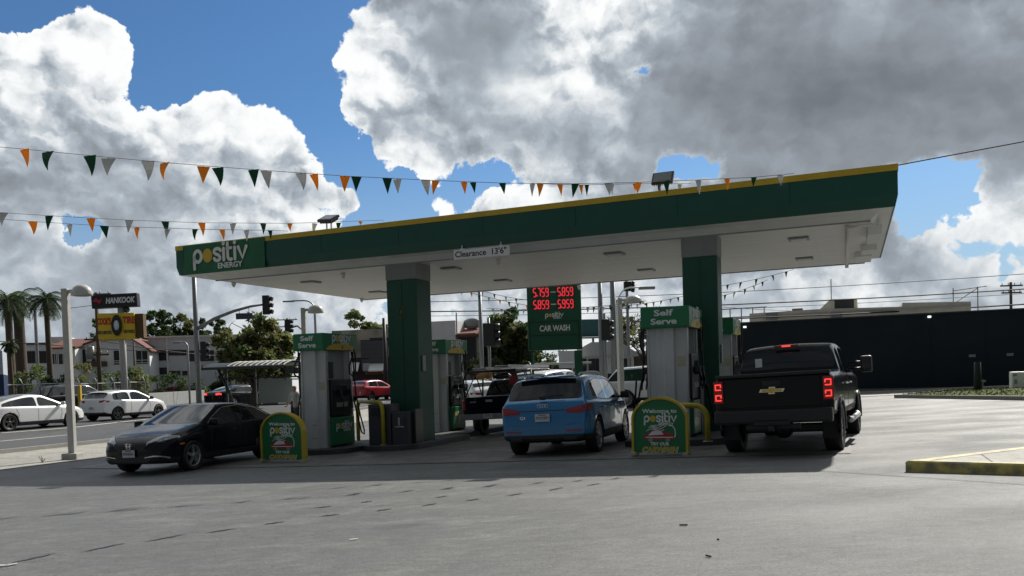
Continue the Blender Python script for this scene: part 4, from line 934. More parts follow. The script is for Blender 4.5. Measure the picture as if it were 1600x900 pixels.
def hedge(u0, u1, v, D, label, seed, m=(0, 1), th=1.2, box=True):
    p0, p1 = gd(u0, D), gd(u1, D); d = p1-p0; d.z = 0; H = zat(v, p0)-p0.z; rg = random.Random(seed); o_ = empty('hedge', p0, math.atan2(d.y, d.x), label, 'hedge', 'hedges behind the fence'); n = int(d.length*H*2.2)+8
    cs = [(Vector((rg.uniform(0, d.length), rg.uniform(-th/2, th/2), rg.uniform(.2, 1)*H*(1 if box else math.sin(math.pi*rg.uniform(.15, .85))))), .42) for _ in range(n)]
    for i, (c, r) in enumerate(cs):
        if not box: f = c.x/d.length; cs[i] = (Vector((c.x, c.y, rg.uniform(.15, 1)*(H*math.sqrt(max(.05, 1-(2*f-1)**2))))), r)
    leaf_mesh('foliage', cs, rg, 60, .13, [LEAF[i] for i in m], o_)
    ns_ = max(2, int(d.length/1.5))
    for i in range(ns_): b = MB(); b.tube([(d.length*(i+.5)/ns_, 0, -.1), (d.length*(i+.5)/ns_, 0, H*.7)], .05, 5); b.build('stem', BARK, o_)
hedge(42, 76, 570, 58, 'rounded light green shrub under the palms', 41, (1, 3), 2, False); hedge(116, 165, 570, 60, 'large rounded green shrub left of the tyre sign post', 42, (1, 2), 2, False)
hedge(160, 232, 579, 64, 'clipped hedge behind the tyre sign post', 43); hedge(230, 330, 586, 74, 'long low clipped hedge before the flat-roofed building', 44)
hedge(6, 42, 575, 56, 'loose dark shrub at the left edge under the small palm', 45, (0, 1, 2), 2, False); hedge(75, 118, 588, 56, 'dark hedge in shade behind the fence', 46, (0,)); hedge(205, 230, 577, 60, 'yellowish small shrub by the thin brown pole', 47, (2, 3), 1.2, False)
hedge(700, 800, 566, 58, 'dark shrubs along the back street behind the rack pickup', 48, (0, 1)); hedge(805, 893, 552, 60, 'green shrubs below the price sign', 49, (0, 1, 2))
# ------------------------------------------------------------------ islands, pumps, kerb furniture
def s_t(p): q = canopy_local(p); return q.x, q.y
S1 = CS[0][0]; S2 = CS[1][0]
PA = gp(486, 713)
island('pump_island', 4.35, 6.2, -1.25, 1.95, 'dark kerbed island under the left front pump, with the yellow hoop guard')
island('pump_island', 6.25, 7.85, -.6, 3.2, 'dark kerbed island carrying the left column and the waste bins')
island('pump_island', 4.95, 7.3, 3.25, 8.0, 'kerbed island under the pump behind the left column')
island('pump_island', S2-1.35, S2+.95, -1.75, 10.4, 'dark kerbed island under the right column, mostly behind the central pump')
# dispensers: depth chosen so that the header matches the photo
def disp_at(u, v_hdr, t, label, num, H=2.60, **k):
    # s such that the end face appears at column u
    lo, hi = -5., 25.
    for _ in range(40):
        m_ = (lo+hi)/2; p = loc(m_, t-.62); r = p+Vector((0, 0, 1.5))-CP; uu = 800+F_PX*r.dot(RIGHT)/r.dot(FWD)
        if uu < u: lo = m_
        else: hi = m_
    p = loc(lo, t-.79); z = zat(v_hdr, p); g = loc(lo, t).z+.13; tot = z-g
    d = dispenser(lo, t, label, num, H=tot-.44, **k); return d, lo
disp_at(490, 521, -.2, 'left front fuel pump, Self Serve header, its green hose side facing right', '8', W_=.80)
disp_at(680, 531, 5.2, 'fuel pump half hidden by the left green column', '7', W_=.86)
disp_at(1043, 479, -.6, 'central fuel pump behind the right arched sign, Self Serve header facing us', '6', W_=.90)
disp_at(1118, 497, 4.6, 'fuel pump mostly hidden behind the right green column', '5', W_=.9)
def arch_sign(u0, u1, v_top, v_bot, label, rz=CANG):
    a, c = gp(u0, v_bot), gp(u1, v_bot); p = (a+c)/2
    d = Vector((math.cos(rz), math.sin(rz), 0)); w = (u1-u0)/F_PX*p.y/(d.x-(((u0+u1)/2-800)/F_PX)*d.y)
    h = zat(v_top, p)-p.z; base = empty('arched_sign', Vector((p.x, p.y, G(p.x, p.y)+.012)), rz, label, 'sign', 'arched welcome signs')
    w2 = w/2; r = w2; zc_ = h-r*.78
    def outline(k, b0): return [(-w2*k, b0), (w2*k, b0)]+[(w2*k*math.cos(math.pi*i/20), zc_+(h-zc_)*(1-(1-k)*1.0)*math.sin(math.pi*i/20)) for i in range(21)]
    b = MB(); b.prism(outline(.955, .05), 'y', -.045, .045); b.build('panel', mat('sign_green', (.014, .18, .062), .4, noise=.06, nscale=3), base)
    b = MB(); pts = [(-w2*.97, 0, 0), (-w2*.97, 0, zc_)]+[(-w2*.97*math.cos(math.pi*i/20), 0, zc_+(h-zc_)*.975*math.sin(math.pi*i/20)) for i in range(1, 20)]+[(w2*.97, 0, zc_), (w2*.97, 0, 0)]
    for (p0, p1) in zip(pts, pts[1:]):
        dd_ = (Vector(p1)-Vector(p0)); 
    hw = .020
    inn_ = []; out_ = []
    for i, q in enumerate(pts):
        t_ = (Vector(pts[min(i+1, len(pts)-1)])-Vector(pts[max(i-1, 0)])).normalized(); nn = Vector((-t_.z, 0, t_.x)); inn_.append(Vector(q)-nn*hw); out_.append(Vector(q)+nn*hw)
    for i in range(len(pts)-1):
        b.prism([(v_.x, v_.z) for v_ in (inn_[i], inn_[i+1], out_[i+1], out_[i])], 'y', -.085, .085)
    b.build('frame', mat('frame_yellow', (.55, .40, .03), .4, noise=.12, nscale=6), base)
    F_ = lambda x, z: frame((x*w, -.048, z*h), (1, 0, 0), (0, 0, 1))
    lettering('Welcome to', .1, F_(0, .765), LET, base, width=w*.62, bold=.03, ext=.002)
    logo(base, F_(0.02, .61), w*.60)
    lettering('TRY OUR', .08, F_(0, .195), LET, base, width=w*.34, bold=.04, ext=.002)
    lettering('CARWASH', .13, F_(0, .10), mat('frame_yellow', (0, 0, 0)), base, width=w*.64, bold=.05, ext=.003, shear=.25)
    lettering('CARWASH', .13, F_(.004, .094) @ Matrix.Translation((0, 0, -.003)), WPNT, base, width=w*.66, bold=.08, ext=.001, shear=.25)
    # the picture: a little car in foam under a brush arch
    M = F_(0, .385) @ Matrix.Scale(1.18, 4); car_r = mat('sign_red', (.42, .03, .05), .5); 
    b = MB(); b.prism([(-.22*w, -.10*h), (-.24*w, -.03*h), (-.16*w, 0), (-.10*w, .05*h), (.04*w, .05*h), (.11*w, .0), (.20*w, -.015*h), (.22*w, -.09*h)], 'z', 0, .003, M); pc = b.build('sign_picture', car_r, base)
    b = MB()
    for i in range(5): b.tube([((-.20+.03*i)*w+.24*w*q, (.03+.028*i+.03*math.sin(q*5+i))*h, .005) for q in [j/8 for j in range(9)]], .006, 5, M)
    b.tube([(.17*w+.07*w*math.sin(a), (.0+.11*math.cos(a))*h, .005) for a in [math.pi*(-.1+.8*i/10) for i in range(11)]], .009, 5, M)
    b.prism([(-.18*w, -.035*h), (-.11*w, .03*h), (.02*w, .03*h), (.06*w, -.02*h)], 'z', .003, .005, M); b.prism([(-.215*w, -.055*h), (.20*w, -.055*h), (.2*w, -.068*h), (-.215*w, -.068*h)], 'z', .003, .005, M)
    b.build('picture_lines', LET, pc)
    b = MB()
    for x in (-.14, .12): b.prism([(x*w+.035*w*math.cos(a), -.10*h+.035*w*math.sin(a)) for a in [i*math.pi/8 for i in range(16)]], 'z', .003, .006, M)
    b.build('picture_wheels', GRY, pc)
    b = MB()
    for sx_ in (-1, 1): b.box((sx_*w2*.93, 0, .03), (.10, .30, .06), None, .01)
    b.build('foot', mat('foot_pale', (.45, .42, .30), .6), base)
arch_sign(412, 478, 645, 722, 'left green arched welcome sign with yellow edge, beside the black sedan')
arch_sign(990, 1077, 622, 712, 'right green arched welcome sign with yellow edge, before the central pump')
def hoop(p, dirv, w, h, label):
    o_ = empty('pump_guard', p, math.atan2(dirv.y, dirv.x), label, 'bollard', 'yellow hoop guards')
    b = MB(); r = .26; pts = [(0, 0, 0), (0, 0, h-r)]+[(r-r*math.cos(a), 0, h-r+r*math.sin(a)) for a in [math.pi/2*i/6 for i in range(1, 7)]]+[(w-r+r*math.sin(a), 0, h-r+r*math.cos(a)) for a in [math.pi/2*i/6 for i in range(1, 7)]]+[(w, 0, 0)]
    b.tube(pts, .052, 12); b.build('hoop', mat('guard_yellow', (.50, .40, .03), .45, noise=.25, nscale=5), o_)
    b = MB()
    for x in (0, w): b.lathe([(.001, .012), (.10, .012), (.10, 0), (.001, 0)], 14, Matrix.Translation((x, 0, 0)))
    b.build('base_plate', STEEL, o_)
def on_island(u, v):
    d = pdir(u, v); lo, hi = 5., 60.
    for k_ in range(50):
        mid = (lo+hi)/2; p_ = CP+d*mid
        if p_.z > G(p_.x, p_.y)+.15: lo = mid
        else: hi = mid
    return CP+d*lo
ha_, hb_ = loc(5.40, .85, .15), loc(6.98, -.42, .15); hd_ = Vector((hb_.x-ha_.x, hb_.y-ha_.y, 0)); hoop(Vector((ha_.x, ha_.y, hb_.z)), hd_, hd_.length, 1.08, 'yellow hoop guard rail right of the left front pump')
qb_ = on_island(1106, 690); dv = Vector(U); hoop(qb_-dv*.8, dv, .8, .70, 'yellow hoop guard rail behind the right arched sign')
# waste bin and squeegee station before the left column
p = gp(606, 690); o_ = empty('waste_station', loc(S1-.26, -.10, .15), CANG, 'dark grey waste bin with squeegee box at the foot of the left column', 'waste bin')
b = MB(); b.box((0, 0, .52), (.66, .50, 1.04), None, .03); b.box((0, -.252, .84), (.50, .012, .28)); b.build('bin', DGRY, o_)
b = MB(); b.box((0, -.256, .84), (.44, .02, .22), None, .008); b.build('opening', BLKP, o_)
b = MB(); b.box((.62, -.06, .42), (.48, .44, .84), None, .03); b.box((.62, -.29, .58), (.28, .02, .22)); sq = b.build('squeegee_box', DGRY, o_)
b = MB(); b.box((.60, -.29, .60), (.05, .03, .20)); b.box((.62, -.30, .47), (.26, .03, .03)); b.build('dispenser_slot', SILV, sq)
b = MB(); b.box((0, 0, .0), (1.9, 1.0, .0)) if False else b.box((.9, .12, .45), (.10, .40, .90), None, .02); b.build('side_cabinet', BLKP, sq)
o_ = empty('waste_bin', loc(*[s_t(gp(480, 708))[0], s_t(gp(480, 708))[1]], .05), CANG, 'small blue-grey bin between the left arched sign and pump', 'waste bin')
b = MB(); b.box((0, 0, .33), (.36, .34, .66), None, .03); b.box((0, 0, .69), (.40, .38, .07), None, .02); b.build('bin', mat('bin_blue', (.05, .075, .11), .5, noise=.1), o_)
o_ = empty('waste_station', loc(S2-.2, -.1, .15), CANG, 'dark waste bin at the foot of the right column behind the hoses', 'waste bin')
b = MB(); b.box((0, 0, .52), (.62, .44, 1.04), None, .03); b.build('bin', DGRY, o_); b = MB(); b.box((0, -.226, .84), (.44, .02, .22), None, .008); b.build('opening', BLKP, o_)
# ------------------------------------------------------------------ posts, lamps, signals
def post(p, ztop, r0, r1=None, n=10, b=None, M=None):
    b = b or MB(); b.tube([(p.x, p.y, p.z-.1), (p.x, p.y, ztop)], [r0, r1 or r0], n); return b
def dome_lamp(u, v_base, v_top, D, label, arm=1, sz=1., sq=True):
    p = gp(u, v_base) if v_base else gd(u, D); zt = zat(v_top, p); k = p.y/F_PX
    o_ = empty('lamp_post', p, 0, label, 'lamp post', 'dome-headed lamp posts on the forecourt edge'); q = Vector((0, 0, 0)); H = zt-p.z
    b = MB(); b.box((0, 0, H/2), (.17, .17, H), None, .02); b.build('pole', LAMPM, o_)
    b = MB(); b.box((0, 0, .08), (.42, .42, .20), None, .03); b.build('base', mat('base_concrete', (.42, .41, .38), .7, noise=.15), o_)
    b = MB(); R_ = .225*sz; cx = arm*(.12+R_*1.25+.05); b.box((arm*.13, 0, H-.08), (.20, .10, .10), None, .02)
    b.lathe([(.001, H+.10), (R_*.45, H+.085), (R_*.8, H+.01), (R_*.98, H-.09), (R_, H-.16), (R_*1.03, H-.20), (R_*.96, H-.21), (.001, H-.19)], 20, Matrix.Translation((cx, 0, 0)) @ Matrix.Diagonal((1.25, 1, 1, 1))); b.build('lamp_head', mat('lamp_head', (.55, .54, .50), .4, noise=.1), o_)
    b = MB(); b.lathe([(.001, H-.23), (R_*.7, H-.22), (R_*.85, H-.205), (.001, H-.20)], 20, Matrix.Translation((cx, 0, 0)) @ Matrix.Diagonal((1.25, 1, 1, 1))); b.build('lens', mat('lamp_lens_grey', (.20, .20, .20), .2), o_)
dome_lamp(114, 718, 451, None, 'tall pale square lamp post with dome head on the pavement, nearest on the left')
dome_lamp(481, None, 481, 31, 'pale dome-headed lamp post rising behind the left front pump', sz=1.05)
dome_lamp(973, None, 466, 33, 'white dome-headed lamp post between the price sign and central pump', sz=1.3)
def arm_lamp(u, v_top, D, dx, label, rise=.5, r=.09, m=None, name='street_lamp'):
    p = gd(u, D); zt = zat(v_top, p); H = zt-p.z; o_ = empty(name, p, 0, label, 'street lamp', 'curved-arm street lamps')
    b = MB(); b.tube([(0, 0, -.1), (0, 0, H-rise)]+[(dx*.5*(1-math.cos(a)), 0, H-rise+rise*math.sin(a)) for a in [math.pi/2*i/5 for i in range(1, 6)]]+[(dx, 0, H)], [r]*2+[r*.6]*6, 8); b.build('pole', m or STEEL, o_)
    b = MB(); b.box((dx*1.15, 0, H-.04), (abs(dx)*.35+.3, .22, .12), None, .04); b.build('lamp_head', GRY, o_); return o_
arm_lamp(62, 469, 62, 1.5, 'grey street lamp with curved arm beside the palms', .6, .12)
arm_lamp(297, 534, 55, -.6, 'short pale lamp pole in front of the white building', .3, .07)
arm_lamp(968, 450, 34, 1.1, 'white lamp with a swan-neck arm above the dome-headed post', .9, .05, WHT)
arm_lamp(497, 469, 66, -1.8, 'thin street lamp behind the left pump with arm under the canopy edge', .7, .10)
def signal_head(b, c, h=1.15, w=.40, M=None, face=-1):
    b.box(c, (w, .22, h), M, .03); 
    for k in (-1, 0, 1):
        T = Matrix.Translation((c[0], c[1], c[2]+k*h/3))
        b.tube([(c[0]+w*.55, c[1]+.05, c[2]+k*h/3), (c[0]+w*.95, c[1]+.05, c[2]+k*h/3-.03)], w*.33, 10, M)
# mast-arm signal at left
p = gd(312, 43); H = zat(425, p)-p.z; k = 43/F_PX
sg = empty('traffic_signal', p, 0, 'tall grey pole with long mast arm carrying a black signal and street sign', 'traffic signal')
b = MB(); b.tube([(0, 0, -.1), (0, 0, H+1.2)], [.15, .11], 12); b.build('pole', POLEG, sg)
za = zat(515, p)-p.z; zb2 = zat(479, p)-p.z
b = MB(); b.tube([(0, 0, za), (1.0, 0, za+.55), (2.0, 0, zb2-.3), (2.9, 0, zb2-.08), (3.6, 0, zb2)], [.10, .09, .08, .065, .05], 8); b.build('mast_arm', POLEG, sg)
b = MB(); signal_head(b, (3.72, 0, zb2-.03), 1.0, .36); b.build('signal_head', SIGH, sg)
b = MB(); b.box((2.55, 0, zb2-.58), (.88, .04, .32), None, .01); ss_ = b.build('street_sign', mat('street_sign', (.05, .06, .07), .5), sg)
b = MB(); b.tube([(2.3, 0, zb2-.2), (2.3, 0, zb2-.45)], .015, 5); b.tube([(2.8, 0, zb2-.15), (2.8, 0, zb2-.45)], .015, 5); b.build('hanger', POLEG, sg)
b = MB(); zz = zat(548, p)-p.z; signal_head(b, (.36, 0, zz), .95, .30); b.box((.16, 0, zz), (.2, .06, .06)); b.build('signal_head', SIGH, sg)
def pole_signal(u, vt, vb, D, label, pole_vt=None, arm=0, w=.42, wide=False):
    p = gd(u, D); zt, zb_ = zat(vt, p)-p.z, zat(vb, p)-p.z; o_ = empty('traffic_signal', p, 0, label, 'traffic signal', 'traffic signals at the junction')
    b = MB(); signal_head(b, (0, 0, (zt+zb_)/2), zt-zb_, w); b.build('signal_head', SIGH, o_)
    b = MB()
    if arm: b.tube([(0, 0, (zt+zb_)/2-.2), (arm*.5, .1, (zt+zb_)/2), (arm, .1, (zt+zb_)/2-.6), (arm, .1, -.1)], .07, 8)
    else: b.tube([(0, .22, zt+.3), (0, .22, -.1)], .08, 8); b.box((0, .14, (zt+zb_)/2), (.1, .16, .1))
    b.build('pole', POLEG, o_)
pole_signal(454, 499, 520, 62, 'small black signal on a curved arm left of the left pump header', arm=1.4)
pole_signal(767, 505, 541, 44, 'black signal head seen from behind by the dark tree', w=.62)
pole_signal(949, 499, 532, 40, 'black signal head on the pole right of the price sign', w=.42)
pole_signal(985, 440, 455, 44, 'small black signal head just under the canopy edge above the lamp', w=.40)
def utility_pole(u, v_top, D, label, arms=(), r=.14, m=None, tr=False, name='utility_pole'):
    p = gd(u, D); zt = zat(v_top, p); H = zt-p.z; o_ = empty(name, p, 0, label, 'utility pole', 'wooden and steel utility poles')
    b = MB(); b.tube([(0, 0, -.1), (0, 0, H)], [r, r*.75], 10); b.build('pole', m or WOOD, o_)
    for (dz, w, yaw) in arms:
        b = MB(); b.box((0, -.1, H-dz), (w, .10, .12), Matrix.Rotation(yaw, 4, 'Z')); a_ = b.build('crossarm', m or WOOD, o_)
        b = MB()
        for i in range(4): b.tube([((i-1.5)*w*.28, -.1, H-dz+.06), ((i-1.5)*w*.28, -.1, H-dz+.24)], .035, 6, Matrix.Rotation(yaw, 4, 'Z'))
        b.build('insulator', GRY, a_)
    if tr:
        b = MB(); b.lathe([(.001, H-tr-.5), (.28, H-tr-.5), (.28, H-tr+.4), (.001, H-tr+.45)], 14, Matrix.Translation((-.55, -.1, 0))); b.build('transformer', GRY, o_)
    return p, zt
PL, ZL = utility_pole(158, 457, 58, 'tall utility pole with transformer beside the tyre shop signs', ((.15, 2.2, 0), (3.3, 1.8, 0), (4.4, 1.6, 0)), .15, None, 4.2)
utility_pole(453, 497, 95, 'far utility pole with two crossarms left of the pump header', ((.2, 2.4, 0), (1.0, 2.2, 0)), .13)
PR, ZR = utility_pole(1581, 441, 70, 'brown utility pole with twin crossarms behind the dark wall', ((.3, 1.9, 0), (.9, 1.7, 0)), .14)
utility_pole(755, 450, 42, 'plain grey steel pole left of the price sign', (), .12, POLEG, name='steel_pole')
utility_pole(942, 440, 46, 'grey steel pole right of the price sign, the left one of the pair', (), .17, POLEG, name='steel_pole')
utility_pole(962, 438, 46, 'grey steel pole right of the price sign, the right one of the pair', (), .21, POLEG, name='steel_pole')
utility_pole(213, 535, 64, 'thin brown pole just right of the yellow tyre sign post', (), .09, name='thin_pole')
utility_pole(604, 497, 60, 'dark steel pole with a box beside the left column', (), .16, mat('dark_pole', (.03, .032, .036), .5), name='steel_pole')
utility_pole(1528, 566, 33, 'short dark green post on the grass verge before the dark wall', (), .16, mat('post_green', (.008, .018, .016), .85, noise=.1), name='verge_post')
# ------------------------------------------------------------------ wires
WIREM = mat('wire_black', (.012, .012, .013), .6)
def wire(name, p0, p1, sag, r, label, cat='wire', group='overhead wires', m=None):
    pts = []
    for i in range(25):
        f = i/24; q = p0.lerp(p1, f); pts.append((q.x, q.y, q.z-sag*4*f*(1-f)))
    b = MB(); b.tube(pts, r, 5); return tag(b.build(name, m or WIREM), label, cat, group)
for i, (u0, v0, u1, v1, D0, D1, r, lab) in enumerate([
    (640, 472, 1640, 425, 70, 62, .028, 'uppermost overhead wire crossing the sky above the dark wall'),
    (640, 487, 1640, 449, 68, 60, .05, 'thicker overhead wire crossing the sky right of the column'),
    (640, 494, 1640, 456, 70, 62, .022, 'thin overhead wire just under the thicker one'),
    (640, 507, 1640, 473, 68, 60, .06, 'heavy cable running low along the top of the dark wall'),
    (1130, 480, 1640, 484, 72, 66, .02, 'thin wire behind the beige parapet'),
    (-40, 530, 640, 560, 60, 75, .03, 'overhead cable passing in front of the white building'),
    (158, 532, 470, 561, 58, 75, .035, 'sagging cable from the transformer pole to the junction'),
    (158, 475, -60, 476, 58, 60, .02, 'short wire left of the transformer pole')]):
    wire('overhead_wire', at(u0, v0, D0), at(u1, v1, D1), .4, r, lab)
wire('guy_wire', FLc+U*(CL-.1)+V*.2+Vector((0, 0, ZT)), (FLc+U*(CL-.1)+V*.2+Vector((0, 0, ZT))).lerp(at(1680, 206, 13.5), 5.0), .0, .012, 'single dark wire rising from the canopy\'s right corner', 'wire', 'overhead wires')
# ------------------------------------------------------------------ pennant strings
def pennants(label, pts, flags, r=.006):
    """pts: polyline of 3-D string points; flags: (world point on string, direction, width, height, colour)"""
    o_ = empty('pennant_string', pts[0], 0, label, 'bunting', 'pennant strings over the forecourt'); b0 = Vector(pts[0])
    b = MB(); b.tube([tuple(Vector(p)-b0) for p in pts], r, 4); b.build('string', GRY, o_)
    rr = random.Random(len(flags))
    for (p, d, w, h_, c) in flags:
        p = Vector(p)-b0; d = d.normalized(); n = d.cross(Vector((0, 0, -1))).normalized(); b = MB(); th = .003
        d = (Matrix.Rotation(rr.uniform(-.45, .45), 3, 'Z') @ d).normalized(); n = d.cross(Vector((0, 0, -1))).normalized(); lean = rr.gauss(0, .16)*w; bl = rr.uniform(-.25, .25)*h_; rows_ = 5; prev = None
        F1 = []; 
        for i in range(rows_+1):
            f = i/rows_; hw = w/2*(1-f)+.002; c0 = p+Vector((0, 0, -h_*f))+d*lean*f+n*bl*math.sin(f*2.4)
            F1.append((c0-d*hw, c0+d*hw))
        for (a0, a1), (b0_, b1) in zip(F1, F1[1:]):
            b.face([a0+n*th, b0_+n*th, b1+n*th, a1+n*th]); b.face([a0-n*th, a1-n*th, b1-n*th, b0_-n*th])
        b.box(tuple(p+Vector((0, 0, -.008))), (.02, .02, .02))
        f_ = b.build('pennant', {'o': ORG, 'g': PGRN, 'w': PWHT}[c], o_, recalc=False)
def string_from_photo(label, fl, Dfun, us, hpx=None, r=.006):
    """fl: (u, v_top, v_bottom, width_px, colour)"""
    pts = [at(u, v, Dfun(u)) for u, v in us]; d = (pts[-1]-pts[0]); d.z = 0; out = []
    for (u, v0, v1, w, c) in fl:
        D = Dfun(u); p = at(u, v0, D); dn = d.normalized(); px = dn.x-((u-800)/F_PX)*dn.y
        out.append((p, d, w/F_PX*D/max(.3, abs(px)), (v1-v0)/F_PX*D, c))
    pennants(label, pts, out, r)
f1 = [(38,233,261,22,'o'),(75,237,267,24,'g'),(140,243,274,23,'g'),(170,247,275,22,'w'),(231,251,281,21,'w'),(258,254,282,19,'o'),(318,260,287,19,'o'),(340,262,289,19,'g'),(396,265,292,19,'g'),(416,267,294,17,'w'),(470,270,296,18,'w'),(490,272,298,16,'o'),
      (539,275,299,16,'o'),(557,276,300,16,'g'),(605,278,303,15,'g'),(621,280,303,14,'w'),(665,281,305,15,'w'),(681,282,304,12.5,'o'),(725,284,303,11,'o'),(739,285,302,10,'g'),(785,286,303,11,'g'),(832,287,307,9,'w'),(844,286,308,12,'o'),(899,287,308,12,'g'),(951,286,306,14,'w'),(997,285,301,12,'o'),(1041,282,304,11,'g'),
      (1091,281,303,11,'w'),(1136,279,297,9,'o'),(1178,277,292,9,'g'),(1219,273,290,10,'w')]
string_from_photo('long upper pennant string from the left edge to the canopy roof', f1, lambda u: 17.6-.0004*(u), [(-30,227),(38,233),(140,243),(258,254),(396,265),(539,275),(681,282),(785,286),(900,287),(997,285),(1091,281),(1178,277),(1240,271)])
f2 = [(5,332,353,17,'w'),(77,337,360,16,'g'),(142,341,362,15,'o'),(202,344,364,13,'w'),(258,346,366,13,'g'),(315,348,368,13,'o'),(364,349,367,11,'w'),(411,349,367,10,'g'),(453,349,362,9,'o'),(492,349,366,9,'w'),(529,348,363,8,'g'),(563,346,352,7,'o')]
string_from_photo('upper of the two lower pennant strings left of the banner', f2, lambda u: 20.5+.004*u, [(-30,330),(77,337),(202,344),(315,348),(453,349),(600,344)])
f3 = [(51,346,366,15,'o'),(109,350,370,13,'w'),(163,353,372,13,'g'),(214,355,374,12,'o'),(262,358,374,9,'w'),(305,358,376,10,'g'),(347,359,375,9,'o'),(385,360,376,9,'w'),(422,360,374,8,'g')]
string_from_photo('lower of the two lower pennant strings, crossing in front of the banner', f3, lambda u: 21.2, [(-30,340),(51,346),(163,353),(305,358),(422,360),(450,361)])
f4 = [(908,289,305,7,'o'),(875,288,306,9,'o'),(917,289,306,7,'g'),(957,288,305,6,'w'),(992,287,300,7,'o'),(1031,285,301,8,'g'),(1062,288,303,7,'w')]
string_from_photo('short pennant string just behind the upper one near the right floodlight', f4, lambda u: 18.6, [(840,287),(908,289),(992,287),(1080,287)])
rb_ = random.Random(3)
def back_string(label, u0, v0, u1, v1, D, n, sag=6, h_=11, cols='gwo'):
    us = [(u0+(u1-u0)*i/10, v0+(v1-v0)*i/10+sag*4*(i/10)*(1-i/10)) for i in range(11)]
    fl = []
    for i in range(n):
        f = (i+.5)/n; fl.append((u0+(u1-u0)*f+rb_.uniform(-2, 2), v0+(v1-v0)*f+sag*4*f*(1-f), v0+(v1-v0)*f+sag*4*f*(1-f)+h_*rb_.uniform(.8, 1.1), h_*.42, cols[i % len(cols)]))
    string_from_photo(label, fl, lambda u: D, us, r=.010)
back_string('pennant string beyond the canopy between the column and price sign', 700, 446, 830, 478, 33, 9, 3, 9)
back_string('pennant string crossing the price sign below its upper prices', 745, 452, 905, 470, 32.5, 9, 8, 9, 'wg')
back_string('pennant string crossing the price sign below its lower prices', 760, 482, 1010, 470, 32, 15, 6, 9, 'wwg')
back_string('pennant string right of the price sign above the bare tree', 910, 480, 1067, 463, 31, 12, 5, 9, 'wg')
back_string('upper pennant string in the gap right of the right column', 1125, 447, 1240, 421, 34, 5, 2, 10, 'g')
back_string('lower pennant string in the gap right of the right column', 1125, 463, 1200, 437, 36, 5, 2, 9, 'gw')
# ------------------------------------------------------------------ price sign
p = gd(871, 31); k = 31/F_PX; o_ = empty('price_sign', p, -.06, 'green fuel price pylon with red digits and CAR WASH panel beyond the pumps', 'price sign')
zt, zb_ = zat(430, p)-p.z, zat(547, p)-p.z; w = 84*k
PS = mat('price_green', (.010, .095, .055), .4, noise=.06, nscale=2); PSD = mat('price_green_dark', (.006, .05, .03), .5)
b = MB(); b.box((0, 0, (zt+zb_)/2), (w, .34, zt-zb_), None, .03); b.build('cabinet', PS, o_)
b = MB(); b.box((w/2-.16, 0, zb_/2-.05), (.30, .30, zb_+.02)); b.box((-w/2+.14, .0, zb_/2-.05), (.10, .2, zb_)) ; b.build('pylon_leg', PS, o_)
def zv(v): return zat(v, p)-p.z
b = MB()
for v in (503, 524): b.box((0, -.175, zv(v)), (w*.94, .02, .05))
b.box((-w*.46, -.175, (zv(503)+zb_)/2), (.05, .02, zv(503)-zb_)); b.box((w*.44, -.175, (zv(503)+zb_)/2), (.05, .02, zv(503)-zb_)); b.build('panel_frame', PSD, o_)
for (v0, t1, t2) in ((457, '5.759', '5.859'), (476, '5.859', '5.959'), (438, '5.659', '5.759')):
    for (cx, tx) in ((-.24, t1), (.21, t2)):
        b = MB(); b.box((cx*w, -.172, zv(v0)), (w*.34, .02, .38)); dsp = b.build('price_display', PSD, o_)
        segs = {'5': 'afgcd', '6': 'afgecd', '7': 'abc', '8': 'abcdefg', '9': 'abcdfg'}
        b = MB(); x = cx*w-w*.135; cw = w*.045; ch = .30; zc_ = zv(v0)
        for chx in tx:
            if chx == '.': b.box((x-cw*.12, -.188, zc_-ch/2+.03), (.05, .012, .05)); x += cw*.22; continue
            g = {'a': ((.5, 1), 1), 'g': ((.5, .5), 1), 'd': ((.5, 0), 1), 'f': ((0, .75), 0), 'b': ((1, .75), 0), 'e': ((0, .25), 0), 'c': ((1, .25), 0)}
            for s_ in segs[chx]:
                (gx, gz_), hz = g[s_]; b.box((x+gx*cw, -.188, zc_-ch/2+gz_*ch), ((cw*.95, .012, .038) if hz else (.038, .012, ch*.44)))
            x += cw*1.62
        b.build('digits', LEDR, dsp)
    b = MB(); b.box((-.01*w, -.175, zv(v0)), (w*.10, .02, .04)); b.build('grade_label', LET, o_)
logo(o_, frame((0, -.175, zv(494)), (1, 0, 0), (0, 0, 1)), w*.34)
lettering('CAR WASH', .3, frame((0, -.175, zv(513.5)), (1, 0, 0), (0, 0, 1)), LET, o_, width=w*.56, bold=.03)
# ------------------------------------------------------------------ tyre shop signs
p = gd(196, 55); o_ = empty('tyre_shop_sign', p, .10, 'yellow and red tyre shop sign under a black brand board on a pale pole', 'shop sign'); k = 55/F_PX
def zv2(v): return zat(v, p)-p.z
b = MB(); b.tube([(0, 0, -.1), (0, 0, zv2(478))], .22, 12); b.build('pole', mat('pole_pale', (.48, .48, .46), .5, noise=.1), o_)
TY = mat('tyre_sign_yellow', (.80, .55, .02), .5, noise=.05, nscale=3)
z0, z1 = zv2(530), zv2(490); b = MB(); b.box((-.2, -.1, (z0+z1)/2), (54*k, .7, z1-z0)); yb_ = b.build('yellow_board', TY, o_)
b = MB(); b.box((-.2+27*k+.28, 0, (z0+z1)/2), (.5, .6, z1-z0-.1)); b.build('board_side', mat('sign_side_brown', (.12, .07, .03), .8, noise=.3, nscale=4), o_)
TR = mat('tyre_sign_red', (.50, .03, .02), .5); TX = lambda x, v: frame((x, -.455, zv2(v)), (1, 0, 0), (0, 0, 1))
lettering("COOK'S", .6, TX(-.95, 503), TR, yb_, width=20*k, bold=.05, ext=.01); lettering("TIRE", .6, TX(.62, 501.5), TR, yb_, width=18*k, bold=.05, ext=.01)
